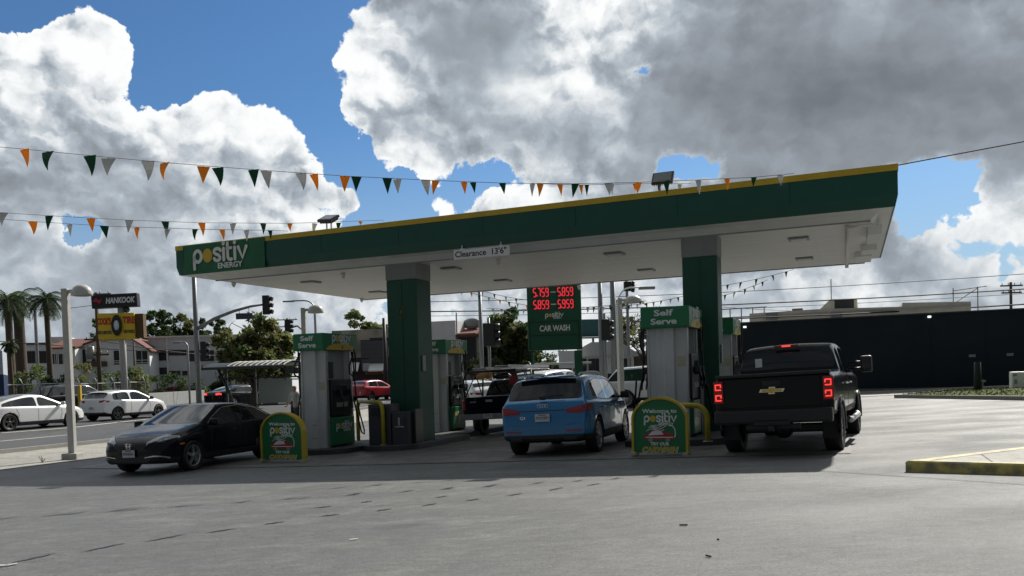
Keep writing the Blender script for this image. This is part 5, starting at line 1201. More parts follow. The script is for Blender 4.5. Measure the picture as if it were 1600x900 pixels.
DB = mat('sign_dark_blue', (.02, .03, .07), .5)
lettering("USED & IMPORTED", .3, TX(-.95, 520), DB, yb_, width=21*k, bold=.03, ext=.01); lettering("THEN WHEELS", .3, TX(.60, 519), DB, yb_, width=17*k, bold=.03, ext=.01)
b = MB(); b.lathe([(.28, -.05), (.50, -.09), (.56, 0), (.50, .09), (.28, .05)], 24, Matrix.Translation((-.13, -.55, zv2(509))) @ Matrix.Diagonal((.62, 1, 1.25, 1)), axis='y', closed=True); b.build('tyre_picture', BLKP, yb_)
b = MB(); b.lathe([(.001, -.04), (.27, -.05), (.27, .02), (.001, .02)], 20, Matrix.Translation((-.13, -.55, zv2(509))) @ Matrix.Diagonal((.62, 1, 1.25, 1)), axis='y'); b.build('wheel_picture', WPNT, yb_)
z0, z1 = zv2(481), zv2(460); b = MB(); M = Matrix.Translation((-.27, -.1, (z0+z1)/2)) @ Matrix.Rotation(math.radians(2.0), 4, 'Y').inverted(); b.box((0, 0, 0), (68*k, .6, z1-z0), M, .03); bb = b.build('black_board', SIGH, o_)
lettering('HANKOOK', .5, M @ frame((.40, -.305, 0), (1, 0, 0), (0, 0, 1)), LET, bb, width=44*k, bold=.05, ext=.008, shear=.2)
b = MB(); b.prism([(-.34, 0), (-.05, .24), (.02, .06), (.30, .14), (.10, -.20), (-.04, -.05)], 'z', 0, .02, M @ frame((-1.05, -.305, .02), (1, 0, 0), (0, 0, 1))); b.build('emblem', mat('sign_crimson', (.55, .02, .05), .5), bb)
b = MB(); b.sphere((.35, 0, zv2(484)), .22, n=8); b.build('sign_light', DGRY, o_)
# ------------------------------------------------------------------ bus shelter
p = gd(402, 33); o_ = empty('bus_shelter', p, CANG*.55, 'dark bus shelter with barrel-curved slatted roof behind the black sedan', 'bus shelter'); k = 33/F_PX
SHM = mat('shelter_metal', (.022, .030, .028), .5, noise=.1); zr = zat(566, p)-p.z; L2 = 1.75
b = MB()
ycur = [(-1.0, 0), (-.7, .10), (-.35, .17), (0, .19), (.35, .17), (.8, .06)]
def roofpt(x, j): return (x, ycur[j][0], zr-.18+ycur[j][1])
for x0, x1 in ((-L2, L2),):
    for j in range(5): 
        b.face([roofpt(x0, j), roofpt(x1, j), roofpt(x1, j+1), roofpt(x0, j+1)]); a_ = [roofpt(x0, j), roofpt(x1, j), roofpt(x1, j+1), roofpt(x0, j+1)]; b.face([(q[0], q[1], q[2]-.07) for q in a_[::-1]])
b.box((0, -1.0, zr-.22), (2*L2, .06, .10)); b.box((0, .8, zr-.16), (2*L2, .06, .10)); b.box((-L2, -.1, zr-.12), (.05, 1.7, .14)); b.box((L2, -.1, zr-.12), (.05, 1.7, .14)); b.build('roof', SHM, o_)
b = MB()
for i in range(11):
    x = -L2*.35+i*.24
    b.tube([(x, y-.0, zr-.16+z) for y, z in ycur[:5]], .028, 5)
b.build('roof_slats', mat('slat_pale', (.36, .36, .33), .5), o_)
b = MB()
for x in (-L2+.1, L2-.1, -.35): b.box((x, .6, zr/2-.1), (.09, .09, zr), None, .01)
b.box((0, .6, 1.0), (2*L2-.2, .04, .05)); b.box((0, .6, 2.1), (2*L2-.2, .04, .06)); b.box((L2-.1, .0, 2.0), (.05, 1.2, .05)); b.build('frame', SHM, o_)
b = MB(); b.tube([(-L2+.4, -.5, zr-.2), (-L2+.75, -.2, 1.4), (-L2+.9, .3, 0)], .06, 6); b.build('brace', SHM, o_)
b = MB(); b.box((.55, .6, 1.55), (1.5, .02, 1.0)); b.build('glass_panel', mat('shelter_glass', (.25, .30, .29), .15, trans=.35, noise=.05), o_)
b = MB(); b.box((.2, .25, .5), (2.2, .40, .06), None, .01); b.box((-.7, .3, .25), (.05, .3, .5)); b.box((1.1, .3, .25), (.05, .3, .5)); b.build('bench', SHM, o_)
b = MB(); b.box((1.35, .55, 2.35), (.6, .06, .25)); b.build('ad_board', DGRY, o_)
# ------------------------------------------------------------------ vehicles
def snap_patch(bvh, polys, off, name, m, parent, maxe=.07, depth=.012):
    """thin raised patches that follow the bodywork: 3-D outlines are subdivided and snapped to the nearest surface"""
    bm = bmesh.new()
    for poly in polys:
        vs = [bm.verts.new(p) for p in poly]
        bm.faces.new(vs)
    bmesh.ops.triangulate(bm, faces=bm.faces)
    for _ in range(5):
        es = [e for e in bm.edges if e.calc_length() > maxe]
        if not es: break
        bmesh.ops.subdivide_edges(bm, edges=es, cuts=1); bmesh.ops.triangulate(bm, faces=bm.faces)
    bmesh.ops.remove_doubles(bm, verts=bm.verts, dist=1e-4)
    base = list(bm.verts); info = {}
    for v in base:
        h = bvh.find_nearest(v.co)
        info[v] = h[1] if h[0] is not None else Vector((0, 0, 1))
        if h[0] is not None: v.co = h[0]
    r = bmesh.ops.extrude_face_region(bm, geom=list(bm.faces))
    nv = [g for g in r['geom'] if isinstance(g, bmesh.types.BMVert)]
    for v in nv: 
        h = bvh.find_nearest(v.co); v.co = h[0]+h[1]*off
    ns = set(nv)
    for v in bm.verts:
        if v not in ns:
            h = bvh.find_nearest(v.co); v.co = h[0]-h[1]*depth
    bmesh.ops.recalc_face_normals(bm, faces=bm.faces)
    me = bpy.data.meshes.new(name); bm.to_mesh(me); bm.free(); me.materials.append(m)
    for p in me.polygons: p.use_smooth = False
    o = bpy.data.objects.new(name, me); COL.objects.link(o); o.parent = parent; return o
def mirx(poly): return [(-x, y, z) for x, y, z in poly][::-1]
def ribbon(pts, w):
    out = []
    for a, b in zip(pts, pts[1:]):
        a, b = Vector(a), Vector(b); t = (b-a).normalized(); q = Vector((0, -t.z, t.y)) if abs(t.x) < .9 else Vector((0, 0, 1))
        if q.length < .1: q = Vector((1, 0, 0))
        q = q.normalized()*w/2
        out.append([tuple(a-q), tuple(b-q), tuple(b+q), tuple(a+q)])
    return out
def make_wheel(parent, r, w, m_rim, spokes=5, hub=None, rr=.68, smw=.10):
    b = MB(); k = r*rr
    b.lathe([(k, -w*.42), (r*.90, -w*.5), (r*.975, -w*.44), (r, -w*.30), (r, w*.30), (r*.975, w*.44), (r*.90, w*.5), (k, w*.42), (k*.97, w*.3), (k*.97, -w*.3)], 32, axis='x', closed=True)
    t = b.build('wheel', BLK, parent)
    d = MB()
    d.lathe([(k, w*.43), (k*.93, w*.44), (k*.90, w*.30), (k*.86, w*.05), (.02, w*.02)], 32, axis='x')      # barrel, on the outer side (+x)
    rim = d.build('rim', m_rim, t)
    sp = MB()
    for i in range(spokes):
        a = 2*math.pi*i/spokes; M = Matrix.Rotation(a, 4, 'X')
        sp.prism([(-smw*r*1.3, k*.12), (smw*r*1.3, k*.12), (smw*r*.9, k*.93), (-smw*r*.9, k*.93)], 'x', w*.28, w*.42, M)
    sp.lathe([(k*.22, w*.28), (k*.22, w*.43), (k*.12, w*.46), (.001, w*.46)], 16, axis='x')
    s2 = sp.build('rim_spokes', m_rim, t)
    dk = MB(); dk.lathe([(k*.86, w*.12), (.01, w*.10)], 24, axis='x'); dk.build('brake_disc', BLKP, t)
    return t
def car(name, pos, heading, spec, paint, label, group=None, lod=2, scale=1., glass=None, trim=None, cat='car'):
    glass = glass or GLASS; trim = trim or BLKP
    root = empty(name, pos, -heading, label, cat, group); root.scale = (scale,)*3
    # lie on the sloping forecourt
    c, s_ = math.cos(heading), math.sin(heading)
    wb = spec['wb']
    fx = (G(pos.x+s_*wb, pos.y+c*wb)-G(pos.x, pos.y))/wb; rx = (G(pos.x+c, pos.y-s_)-G(pos.x-c, pos.y+s_))/2
    R = Vector((c, -s_, rx)).normalized(); Fw = Vector((s_, c, fx)); Fw = (Fw-R*Fw.dot(R)).normalized()
    Mw = Matrix((R, Fw, R.cross(Fw))).transposed(); root.rotation_euler = Mw.to_euler()
    ip = lambda k, y: float(np.interp(y, [p[0] for p in spec[k]], [p[1] for p in spec[k]]))
    bm = bmesh.new(); rows = []; ys = spec['ys']; tum = spec.get('tum', .36); dg = spec.get('dg', .10)
    lowz = spec.get('low', .34)
    for y in ys:
        w, zb, zs, zt = ip('W', y), ip('B', y), ip('S', y), ip('T', y)
        zs = min(zs, zt-.02)
        z6 = zs+max((zt-zs)*.5, (zt-zs)-dg); x5 = w*.945; x6 = x5-tum*(z6-zs)-.012
        z7 = z6+(zt-z6)*.72; x7 = x6-.045
        zl = min(max(zb+.10, lowz), zs-.12)
        pts = [(0, zb), (w*.80, zb), (w*.955, zb+.03), (w*.985, zl), (w, (zl+zs)/2+.03), (w*.99, zs-.05), (x5, zs), (x6, z6), (x7, z7), (x7*.55, zt-.003), (0, zt+.008)]
        rows.append([bm.verts.new((x, y, z)) for x, z in pts]+[bm.verts.new((-x, y, z)) for x, z in pts[1:-1]])
    n = len(pts)
    def side(i): # ring indices: right side 0..n-1 then left from n.. (mirror of 1..n-2)
        return i
    ring = list(range(n))+[n+(k-1) for k in range(n-2, 0, -1)]     # closed loop around
    segmap = []                                                    # segment kind per ring edge
    for a in range(len(ring)):
        segmap.append(a if a < n-1 else 2*(n-1)-1-a)               # symmetrical segment number 0..n-2
    g0, g1 = spec['sg']; pil = spec.get('pil', [])
    for j in range(len(ys)-1):
        ya, yb = ys[j], ys[j+1]; ym = (ya+yb)/2
        for a in range(len(ring)):
            i0, i1 = ring[a], ring[(a+1) % len(ring)]; sgm = segmap[a]
            f = bm.faces.new((rows[j][i0], rows[j][i1], rows[j+1][i1], rows[j+1][i0]))
            k = 0
            if sgm == 6 and g0 < ym < g1 and not any(p[0] < ym < p[1] for p in pil): k = 2
            if sgm in (8, 9):
                if spec['rg'][0] < ym < spec['rg'][1]: k = 1
                if spec['ws'][0] < ym < spec['ws'][1]: k = 1
            if sgm in (0, 1, 2): k = 3
            f.material_index = k
    for row, rev in ((rows[0], False), (rows[-1], True)):
        for i in range(n-1):
            r0, r1 = row[i], row[i+1]
            l0 = row[i] if i == 0 else row[n+i-1]; l1 = row[i+1] if i+1 == n-1 else row[n+i]
            q = [r0, r1] + ([l1] if l1 is not r1 else []) + ([l0] if l0 is not r0 else [])
            if len(q) >= 3:
                f = bm.faces.new(q); f.material_index = 3 if i < 2 else 0
    bmesh.ops.recalc_face_normals(bm, faces=bm.faces)
    cl = bm.edges.layers.float.new('crease_edge')
    for e in bm.edges:
        fs = e.link_faces
        if len(fs) == 2 and fs[0].material_index != fs[1].material_index: e[cl] = .75
        elif len(fs) == 2 and fs[0].normal.angle(fs[1].normal, 0) > .9: e[cl] = .35
    for row in rows:
        pass
    for j in range(len(rows)-1):                                   # character lines
        for i, cv in ((5, .5), (6, .45), (3, .3), (8, .25)):
            for idx in (i, n+i-1):
                e = bm.edges.get((rows[j][idx], rows[j+1][idx]))
                if e: e[cl] = max(e[cl], cv)
    me = bpy.data.meshes.new('body_tmp'); bm.to_mesh(me); bm.free()
    for q in (paint, glass, glass, trim, BLK): me.materials.append(q)
    tmp = bpy.data.objects.new('body_tmp', me); COL.objects.link(tmp)
    sub = tmp.modifiers.new('s', 'SUBSURF'); sub.levels = lod; sub.render_levels = lod
    r = spec['r']; tr = spec['tr']; wmax = max(p[1] for p in spec['W'])
    cut = MB(); 
    for yy in (0, wb):
        for sx in (-1, 1):
            prof = [(.001, sx*(wmax-.42)), (r+spec.get('arch', .055), sx*(wmax-.42)), (r+spec.get('arch', .055), sx*(wmax+.3)), (.001, sx*(wmax+.3))]
            cut.lathe(prof, 40, Matrix.Translation((0, yy, r*.98)), axis='x')
    bmesh.ops.remove_doubles(cut.bm, verts=cut.bm.verts, dist=.003)
    co = cut.build('cut_tmp', [BLK]); 
    bo = tmp.modifiers.new('b', 'BOOLEAN'); bo.operation = 'DIFFERENCE'; bo.object = co; bo.solver = 'EXACT'
    try: bo.material_mode = 'TRANSFER'
    except Exception: pass
    bpy.context.view_layer.update()
    ev = tmp.evaluated_get(bpy.context.evaluated_depsgraph_get()); full = bpy.data.meshes.new_from_object(ev)
    mats = [m_.name for m_ in full.materials]
    bpy.data.objects.remove(tmp); bpy.data.objects.remove(co)
    bmf = bmesh.new(); bmf.from_mesh(full)
    bvh = BVHTree.FromBMesh(bmf)
    body = None
    def extract(idx, nm, m_, islands=False, cond=None):
        b2 = bmesh.new(); b2.from_mesh(full)
        kill = [f for f in b2.faces if not (f.material_index in idx and (cond is None or cond(f.calc_center_median())))]
        bmesh.ops.delete(b2, geom=kill, context='FACES')
        if not b2.faces: b2.free(); return []
        groups = []
        if islands:
            seen = set()
            for f in b2.faces:
                if f in seen: continue
                st = [f]; seen.add(f); g = []
                while st:
                    q = st.pop(); g.append(q)
                    for e in q.edges:
                        for h in e.link_faces:
                            if h not in seen: seen.add(h); st.append(h)
                groups.append(g)
        else: groups = [list(b2.faces)]
        res = []
        for g in groups:
            vm_ = {}; vs = []; fs = []; mi = []
            for f in g:
                ix = []
                for v in f.verts:
                    if v not in vm_: vm_[v] = len(vs); vs.append(tuple(v.co))
                    ix.append(vm_[v])
                fs.append(ix); mi.append(f.material_index)
            me2 = bpy.data.meshes.new(nm); me2.from_pydata(vs, [], fs)
            lst = m_ if isinstance(m_, list) else [m_]
            for q in lst: me2.materials.append(q)
            for p, k in zip(me2.polygons, mi):
                p.use_smooth = True
                if len(lst) > 1: p.material_index = 1 if k == 4 else 0
            o = bpy.data.objects.new(nm, me2); COL.objects.link(o); o.parent = root; res.append(o)
        b2.free(); return res
    # faces cut by the wheel arches come back with the cutter's slot
    blk = [i for i, q in enumerate(mats) if q == BLK.name]; W4 = blk[-1] if blk else 4
    for p in full.polygons:
        if p.material_index in blk: p.material_index = 4
    bmf.free(); 
    body = extract((0, 4), 'body', [paint, BLK])[0]
    extract((3,), 'lower_trim', trim)
    ymid = (spec['rg'][1]+spec['ws'][0])/2
    extract((1,), 'windshield', glass, cond=lambda c: c.y > ymid)
    extract((1,), 'rear_window', glass, cond=lambda c: c.y < ymid)
    extract((2,), 'window', glass, islands=True)
    for yy in (0, wb):
        for sx in (1, -1):
            w_ = make_wheel(root, r, spec.get('tw', .23), spec.get('rim', SILV), spec.get('spk', 5), rr=spec.get('rr', .70), smw=spec.get('smw', .10))
            w_.location = (sx*tr, yy, r); 
            if sx < 0: w_.rotation_euler = (0, 0, math.pi)
    return root, bvh, ip
def paint(name, col, rough=.28, metal=.0, flake=.04): return mat(name, col, rough, metal, coat=1., noise=flake, nscale=.8)
BLACKP = paint('black_paint', (.003, .005, .010), .25); BLACKP2 = paint('black_truck_paint', (.003, .004, .006), .22)
for _m in (BLACKP, BLACKP2): _b = _m.node_tree.nodes['Principled BSDF']; _b.inputs['Coat Weight'].default_value = .30; _b.inputs['Specular IOR Level'].default_value = .15
BLUEP = paint('blue_paint', (.0, .17, .40), .24, .15); WHITEP = paint('white_paint_car', (.78, .79, .80), .30)
SILVP = paint('silver_paint', (.50, .51, .52), .30, .5); REDP = paint('red_paint', (.42, .012, .03), .28, .1); GREYP = paint('grey_paint', (.14, .145, .15), .3, .4)
RIMD = mat('dark_alloy', (.10, .10, .105), .3, metal=.7); RIMS = mat('bright_alloy', (.45, .46, .47), .25, metal=.8)
SEDAN = dict(wb=2.70, r=.325, tr=.775, tw=.22, ys=[-1.035,-1.01,-.93,-.62,-.42,-.1,.32,.5,.72,.98,1.06,1.35,1.55,1.85,2.15,2.40,2.75,3.1,3.35,3.50,3.58],
    T=[(-1.035,.80),(-1.01,.96),(-.93,1.03),(-.42,1.07),(-.1,1.22),(.32,1.35),(.72,1.405),(1.35,1.41),(1.55,1.385),(2.40,.99),(2.75,.93),(3.1,.86),(3.35,.785),(3.50,.70),(3.58,.60)],
    S=[(-1.035,.78),(-.93,.94),(-.42,.985),(.3,.975),(1.5,.93),(2.4,.89),(3.1,.77),(3.4,.66),(3.58,.54)],
    W=[(-1.035,.70),(-.93,.82),(-.5,.885),(0,.90),(2.7,.895),(3.1,.86),(3.35,.78),(3.5,.68),(3.58,.56)],
    B=[(-1.035,.38),(-.8,.27),(0,.19),(3.1,.19),(3.58,.24)], rg=(-.42,.32), ws=(1.55,2.40), sg=(-.1,2.15), pil=[(.98,1.06)], rim=RIMS, tum=.42)
# ---- black sedan coming round the left island
SUV = dict(wb=2.68, r=.36, tr=.80, tw=.235, ys=[-.885,-.86,-.83,-.79,-.72,-.58,-.40,-.2,.1,.34,.62,.95,1.03,1.4,1.75,2.05,2.35,2.62,3.0,3.3,3.48,3.56],
    T=[(-.885,.62),(-.86,.72),(-.83,.96),(-.79,1.075),(-.72,1.12),(-.40,1.52),(-.2,1.565),(.6,1.60),(1.2,1.60),(1.75,1.555),(2.62,1.10),(3.0,1.04),(3.3,.96),(3.48,.84),(3.56,.7)],
    S=[(-.885,.60),(-.83,.93),(-.79,1.04),(-.72,1.07),(0,1.07),(1.5,1.03),(2.6,1.0),(3.2,.90),(3.56,.66)],
    W=[(-.885,.80),(-.83,.86),(-.72,.89),(-.4,.91),(0,.925),(2.68,.925),(3.2,.86),(3.48,.74),(3.56,.64)],
    B=[(-.885,.34),(-.6,.28),(0,.22),(3.0,.22),(3.56,.28)], rg=(-.72,-.40), ws=(1.75,2.62), sg=(-.2,2.35), pil=[(.95,1.03),(.10,.0)], rim=RIMS, rr=.74, tum=.30, low=.42, spk=10, smw=.05)
TRUCK = dict(wb=3.90, r=.425, tr=.86, tw=.30, arch=.06, ys=[-1.03,-1.0,-.94,-.7,0,.60,.74,.78,.82,.95,1.2,1.55,1.63,2.0,2.3,2.62,2.72,2.95,3.2,3.45,3.9,4.4,4.62,4.72],
    T=[(-1.03,1.36),(-1.0,1.40),(-.94,1.415),(.60,1.415),(.74,1.415),(.78,1.50),(.90,1.89),(1.2,1.965),(2.0,1.975),(2.62,1.935),(3.45,1.44),(3.9,1.40),(4.4,1.33),(4.62,1.25),(4.72,1.1)],
    S=[(-1.03,1.33),(-.94,1.37),(.7,1.37),(1.5,1.35),(3.4,1.33),(4.4,1.24),(4.72,1.05)],
    W=[(-1.03,.96),(-1.0,.985),(-.94,1.0),(4.0,1.0),(4.4,.98),(4.62,.93),(4.72,.86)],
    B=[(-1.03,.66),(0,.60),(4.72,.50)], rg=(.78,.95), ws=(2.62,3.45), sg=(.95,3.2), pil=[(1.55,1.63)], rim=RIMD, rr=.58, tum=.24, low=.72, spk=8, smw=.07)
PICKUP = dict(wb=3.25, r=.385, tr=.78, tw=.26, arch=.05, ys=[-1.10,-1.07,-1.0,-.7,0,.52,.64,.68,.72,.84,1.05,1.35,1.43,1.75,2.0,2.25,2.5,2.75,3.2,3.7,3.9,3.98],
    T=[(-1.10,1.14),(-1.07,1.19),(-1.0,1.20),(.52,1.20),(.64,1.20),(.68,1.27),(.80,1.66),(1.05,1.735),(1.75,1.745),(2.0,1.70),(2.75,1.24),(3.2,1.20),(3.7,1.12),(3.9,1.04),(3.98,.92)],
    S=[(-1.10,1.12),(-1.0,1.15),(.6,1.15),(1.5,1.13),(2.7,1.12),(3.7,1.02),(3.98,.86)],
    W=[(-1.10,.88),(-1.07,.91),(-1.0,.93),(3.2,.93),(3.7,.90),(3.9,.84),(3.98,.76)],
    B=[(-1.10,.56),(0,.5),(3.98,.42)], rg=(.68,.84), ws=(2.0,2.75), sg=(.84,2.5), pil=[(1.35,1.43)], rim=RIMD, rr=.60, tum=.26, low=.6, spk=6)
FAST = dict(wb=2.88, r=.345, tr=.79, tw=.235, ys=[-.90,-.87,-.80,-.55,-.3,.1,.5,.85,1.1,1.25,1.32,1.6,1.85,2.15,2.4,2.65,3.0,3.35,3.6,3.74,3.80],
    T=[(-.90,.80),(-.87,.99),(-.80,1.06),(-.55,1.12),(.1,1.31),(.85,1.43),(1.25,1.445),(1.6,1.42),(2.65,1.0),(3.0,.92),(3.35,.85),(3.6,.77),(3.74,.68),(3.80,.58)],
    S=[(-.90,.78),(-.80,.95),(-.3,.98),(1.5,.93),(2.6,.90),(3.2,.80),(3.6,.68),(3.80,.54)],
    W=[(-.90,.70),(-.80,.82),(-.3,.90),(0,.925),(2.88,.92),(3.3,.87),(3.6,.76),(3.74,.66),(3.80,.55)],
    B=[(-.90,.34),(-.6,.24),(0,.17),(3.3,.17),(3.80,.22)], rg=(-.55,.85), ws=(1.6,2.65), sg=(-.3,2.4), pil=[(1.25,1.32)], rim=RIMD, spk=5, tum=.40)
HATCH = dict(wb=2.60, r=.32, tr=.76, tw=.22, ys=[-.74,-.72,-.69,-.64,-.52,-.36,-.2,.05,.2,.45,.52,.80,.86,1.2,1.45,1.75,2.05,2.32,2.7,3.05,3.3,3.42,3.47],
    T=[(-.74,.62),(-.72,.80),(-.69,1.0),(-.64,1.07),(-.52,1.18),(-.36,1.37),(-.2,1.42),(.5,1.475),(1.2,1.465),(1.45,1.43),(2.32,1.04),(2.7,.96),(3.05,.87),(3.3,.76),(3.42,.66),(3.47,.56)],
    S=[(-.74,.60),(-.69,.94),(-.64,1.0),(0,1.0),(1.2,.95),(2.3,.92),(3.0,.78),(3.47,.52)],
    W=[(-.74,.74),(-.69,.80),(-.4,.86),(0,.885),(2.6,.88),(3.05,.82),(3.3,.72),(3.47,.54)],
    B=[(-.74,.34),(-.5,.26),(0,.18),(3.0,.18),(3.47,.24)], rg=(-.52,-.36), ws=(1.45,2.32), sg=(-.2,2.05), pil=[(.80,.86),(.2,.05)], rim=RIMD, spk=5, tum=.36)
BOXSUV = dict(wb=2.99, r=.39, tr=.83, tw=.26, ys=[-.98,-.95,-.92,-.86,-.7,-.45,-.25,.1,.4,.9,1.25,1.32,1.8,2.1,2.4,2.7,2.95,3.3,3.7,3.9,3.98],
    T=[(-.98,.7),(-.95,.95),(-.92,1.14),(-.86,1.24),(-.45,1.74),(-.25,1.80),(.9,1.85),(1.8,1.84),(2.1,1.79),(2.95,1.27),(3.3,1.22),(3.7,1.14),(3.9,1.0),(3.98,.85)],
    S=[(-.98,.68),(-.92,1.1),(-.86,1.19),(1.5,1.19),(2.9,1.16),(3.7,1.06),(3.98,.8)],
    W=[(-.98,.86),(-.92,.93),(-.7,.97),(0,.99),(3.0,.99),(3.7,.93),(3.98,.78)],
    B=[(-.98,.38),(0,.28),(3.98,.34)], rg=(-.86,-.45), ws=(2.1,2.95), sg=(-.84,2.7), pil=[(1.25,1.32),(.1,.0)], rim=RIMS, rr=.74, spk=14, tum=.24, low=.45, smw=.03)
def plate(parent, p, n, txt, w=.30, h=.15):
    """n: outward direction (0,-1,0) or (0,1,0)"""
    r = Vector((1, 0, 0)) if n[1] < 0 else Vector((-1, 0, 0)); M = frame(p, r, (0, 0, 1))
    b = MB(); b.box((0, 0, 0), (w, h, .012), M, .003); o = b.build('licence_plate', PLATE, parent)
    lettering(txt, h*.52, M @ Matrix.Translation((0, -h*.02, .0075)), PLBL, o, width=w*.84, ext=.001)
    c = MB(); c.box((0, h*.36, .0075), (w*.5, h*.10, .002), M); c.build('plate_heading', RED, o)
    return o
def door_mirror(parent, x, y, z, m, sz=(.20, .10, .15)):
    for sx in (1, -1):
        b = MB(); b.box((sx*(x+sz[0]*.62), y, z), (sz[0], sz[1], sz[2]), None, min(sz)*.35); b.tube([(sx*(x-.06), y+.02, z-.05), (sx*(x+.10), y, z-.03)], .022)
        o = b.build('mirror', m, parent, smooth=True)
def tail(bvh, root, polys, m, name='tail_lamp', off=.012):
    for q in polys:
        snap_patch(bvh, [q], off, name, m, root); snap_patch(bvh, [mirx(q)], off, name, m, root)
def seams(bvh, root, lines, m=BLKP, w=.012, name='door_seam'):
    snap_patch(bvh, [q for l in lines for q in ribbon(l, w)]+[mirx(q) for l in lines for q in ribbon(l, w)], .003, name, m, root, maxe=.12, depth=.004)
# ---- black sedan, front towards us
def place_from(u, v, spec, h, corner):
    """ground point under the named wheel contact -> rear axle position"""
    p = gp(u, v); c, s_ = math.cos(h), math.sin(h); x, y = corner
    q = p-Vector((c*x+s_*y, -s_*x+c*y, 0)); return Vector((q.x, q.y, G(q.x, q.y)))
h = 3.42
pos = place_from(303, 734, SEDAN, h, (-.80, 2.70))
r_, bvh, ip = car('black_sedan', pos, h, SEDAN, BLACKP, 'black four-door sedan turning beside the left arched sign, front towards us', scale=1.04)
for sx in (1, -1):
    f = (lambda q: q) if sx == 1 else mirx
    hl = snap_patch(bvh, [f([(.38, 3.50, .66), (.60, 3.38, .69), (.80, 3.05, .765), (.79, 3.05, .70), (.62, 3.36, .615), (.40, 3.52, .60)])], .012, 'headlight', CLEAR, r_)
    snap_patch(bvh, [f([(.42, 3.52, .625), (.60, 3.40, .635), (.76, 3.10, .70), (.76, 3.10, .675), (.60, 3.40, .61), (.42, 3.52, .600)])], .018, 'lamp_strip', BLKP, hl)
    snap_patch(bvh, [f([(.36, 3.56, .375), (.60, 3.42, .40), (.72, 3.30, .36), (.71, 3.30, .335), (.60, 3.42, .378), (.36, 3.56, .355)])], .014, 'bumper_trim', CHROME, r_)
    snap_patch(bvh, [f([(.42, 3.56, .34), (.60, 3.42, .37), (.70, 3.32, .34), (.66, 3.35, .27), (.46, 3.54, .25)])], .008, 'fog_recess', BLKP, r_)
    snap_patch(bvh, [f([(.88, 2.98, .62), (.86, 3.10, .62), (.86, 3.10, .59), (.88, 2.98, .59)])], .012, 'side_marker', ORG_L, r_)
snap_patch(bvh, [[(-.40, 3.6, .64), (.40, 3.6, .64), (.36, 3.6, .54), (-.36, 3.6, .54)]], .006, 'grille', BLKP, r_)
snap_patch(bvh, [[(-.40, 3.6, .40), (.40, 3.6, .40), (.48, 3.6, .27), (-.48, 3.6, .27)]], .006, 'lower_grille', BLKP, r_)
e = MB(); M = frame((0, 3.60, .605), (-1, 0, 0), (0, 0, 1))
for s_ in ((-.036, 0, .014, .085), (.036, 0, .014, .085), (0, 0, .065, .014)): e.box((s_[0], s_[1], .01), (s_[2], s_[3], .012), M, .003)
for a, b2 in (((-.06, -.05), (.06, -.05)), ((.06, -.05), (.068, .052)), ((.068, .052), (-.068, .052)), ((-.068, .052), (-.06, -.05))): e.tube([(a[0], a[1], .01), (b2[0], b2[1], .01)], .006, 6, M)
e.build('emblem', CHROME, r_); plate(r_, (0, 3.615, .455), (0, 1, 0), '8VKB642')
door_mirror(r_, .86, 2.12, 1.00, BLACKP)
seams(bvh, r_, [[(.9, 1.02, 1.0), (.9, 1.02, .3)], [(.9, 2.05, .92), (.9, 2.12, .5), (.9, 2.05, .3)], [(.9, .15, .95), (.9, .30, .6)]])
snap_patch(bvh, [q for q in ribbon([(.84, 2.2, .92), (.80, 1.9, 1.12), (.72, 1.45, 1.31), (.68, .8, 1.34), (.72, .2, 1.25), (.80, -.2, 1.05)], .018)]+[mirx(q) for q in ribbon([(.84, 2.2, .92), (.80, 1.9, 1.12), (.72, 1.45, 1.31), (.68, .8, 1.34), (.72, .2, 1.25), (.80, -.2, 1.05)], .018)], .008, 'window_trim', CHROME, r_)
for yy in (1.25, .22):
    for sx in (1, -1):
        hb = MB(); hb.tube([(sx*.905, yy, .80), (sx*.935, yy+.03, .805), (sx*.935, yy+.18, .805), (sx*.905, yy+.21, .80)], .012); hb.build('door_handle', BLACKP, r_)
# ---- blue crossover, seen from behind
h = .338
pos = place_from(935, 706, SUV, h, (.86, 0))
r_, bvh, ip = car('blue_suv', pos, h, SUV, BLUEP, 'blue compact crossover parked between the pumps, seen from behind', cat='car')
tl = [[(.46, -.86, .93), (.80, -.82, .99), (.93, -.45, 1.0), (.93, -.45, .90), (.80, -.84, .84), (.50, -.88, .86)]]
for q in tl:
    for f in (lambda q: q, mirx):
        t_ = snap_patch(bvh, [f(q)], .014, 'tail_lamp', RED, r_)
        snap_patch(bvh, [f([(.52, -.87, .915), (.78, -.84, .95), (.78, -.84, .93), (.54, -.87, .895)])], .02, 'lamp_strip', REDP, t_)
snap_patch(bvh, [q for q in ribbon([(-.44, -.86, .915), (.44, -.86, .915)], .014)], .004, 'tailgate_seam', BLKP, r_)
snap_patch(bvh, [[(-.30, -.86, .85), (.30, -.86, .85), (.26, -.88, .68), (-.26, -.88, .68)]], .003, 'plate_recess', BLUEP, r_)
snap_patch(bvh, [[(-.86, -.86, .44), (.86, -.86, .44), (.78, -.86, .30), (-.78, -.86, .30)]], .012, 'rear_skirt', BLKP, r_)
tail(bvh, r_, [[(.46, -.88, .525), (.78, -.85, .535), (.78, -.85, .50), (.46, -.88, .49)]], RED, 'reflector', .012)
for sx in (1, -1):
    hb = MB(); hb.box((sx*.55, -.89, .36), (.26, .05, .07), None, .02); hb.build('exhaust_tip', BLKP, r_)
plate(r_, (0, -.905, .775), (0, -1, 0), '9YAY051')
e = MB()
for k in range(4):
    M = Matrix.Translation((-.075+k*.05, -.842, 1.005)); e.tube([(.034*math.cos(a/8*math.pi), 0, .034*math.sin(a/8*math.pi)) for a in range(17)], .005, 6, M)
e.build('emblem', CHROME, r_)
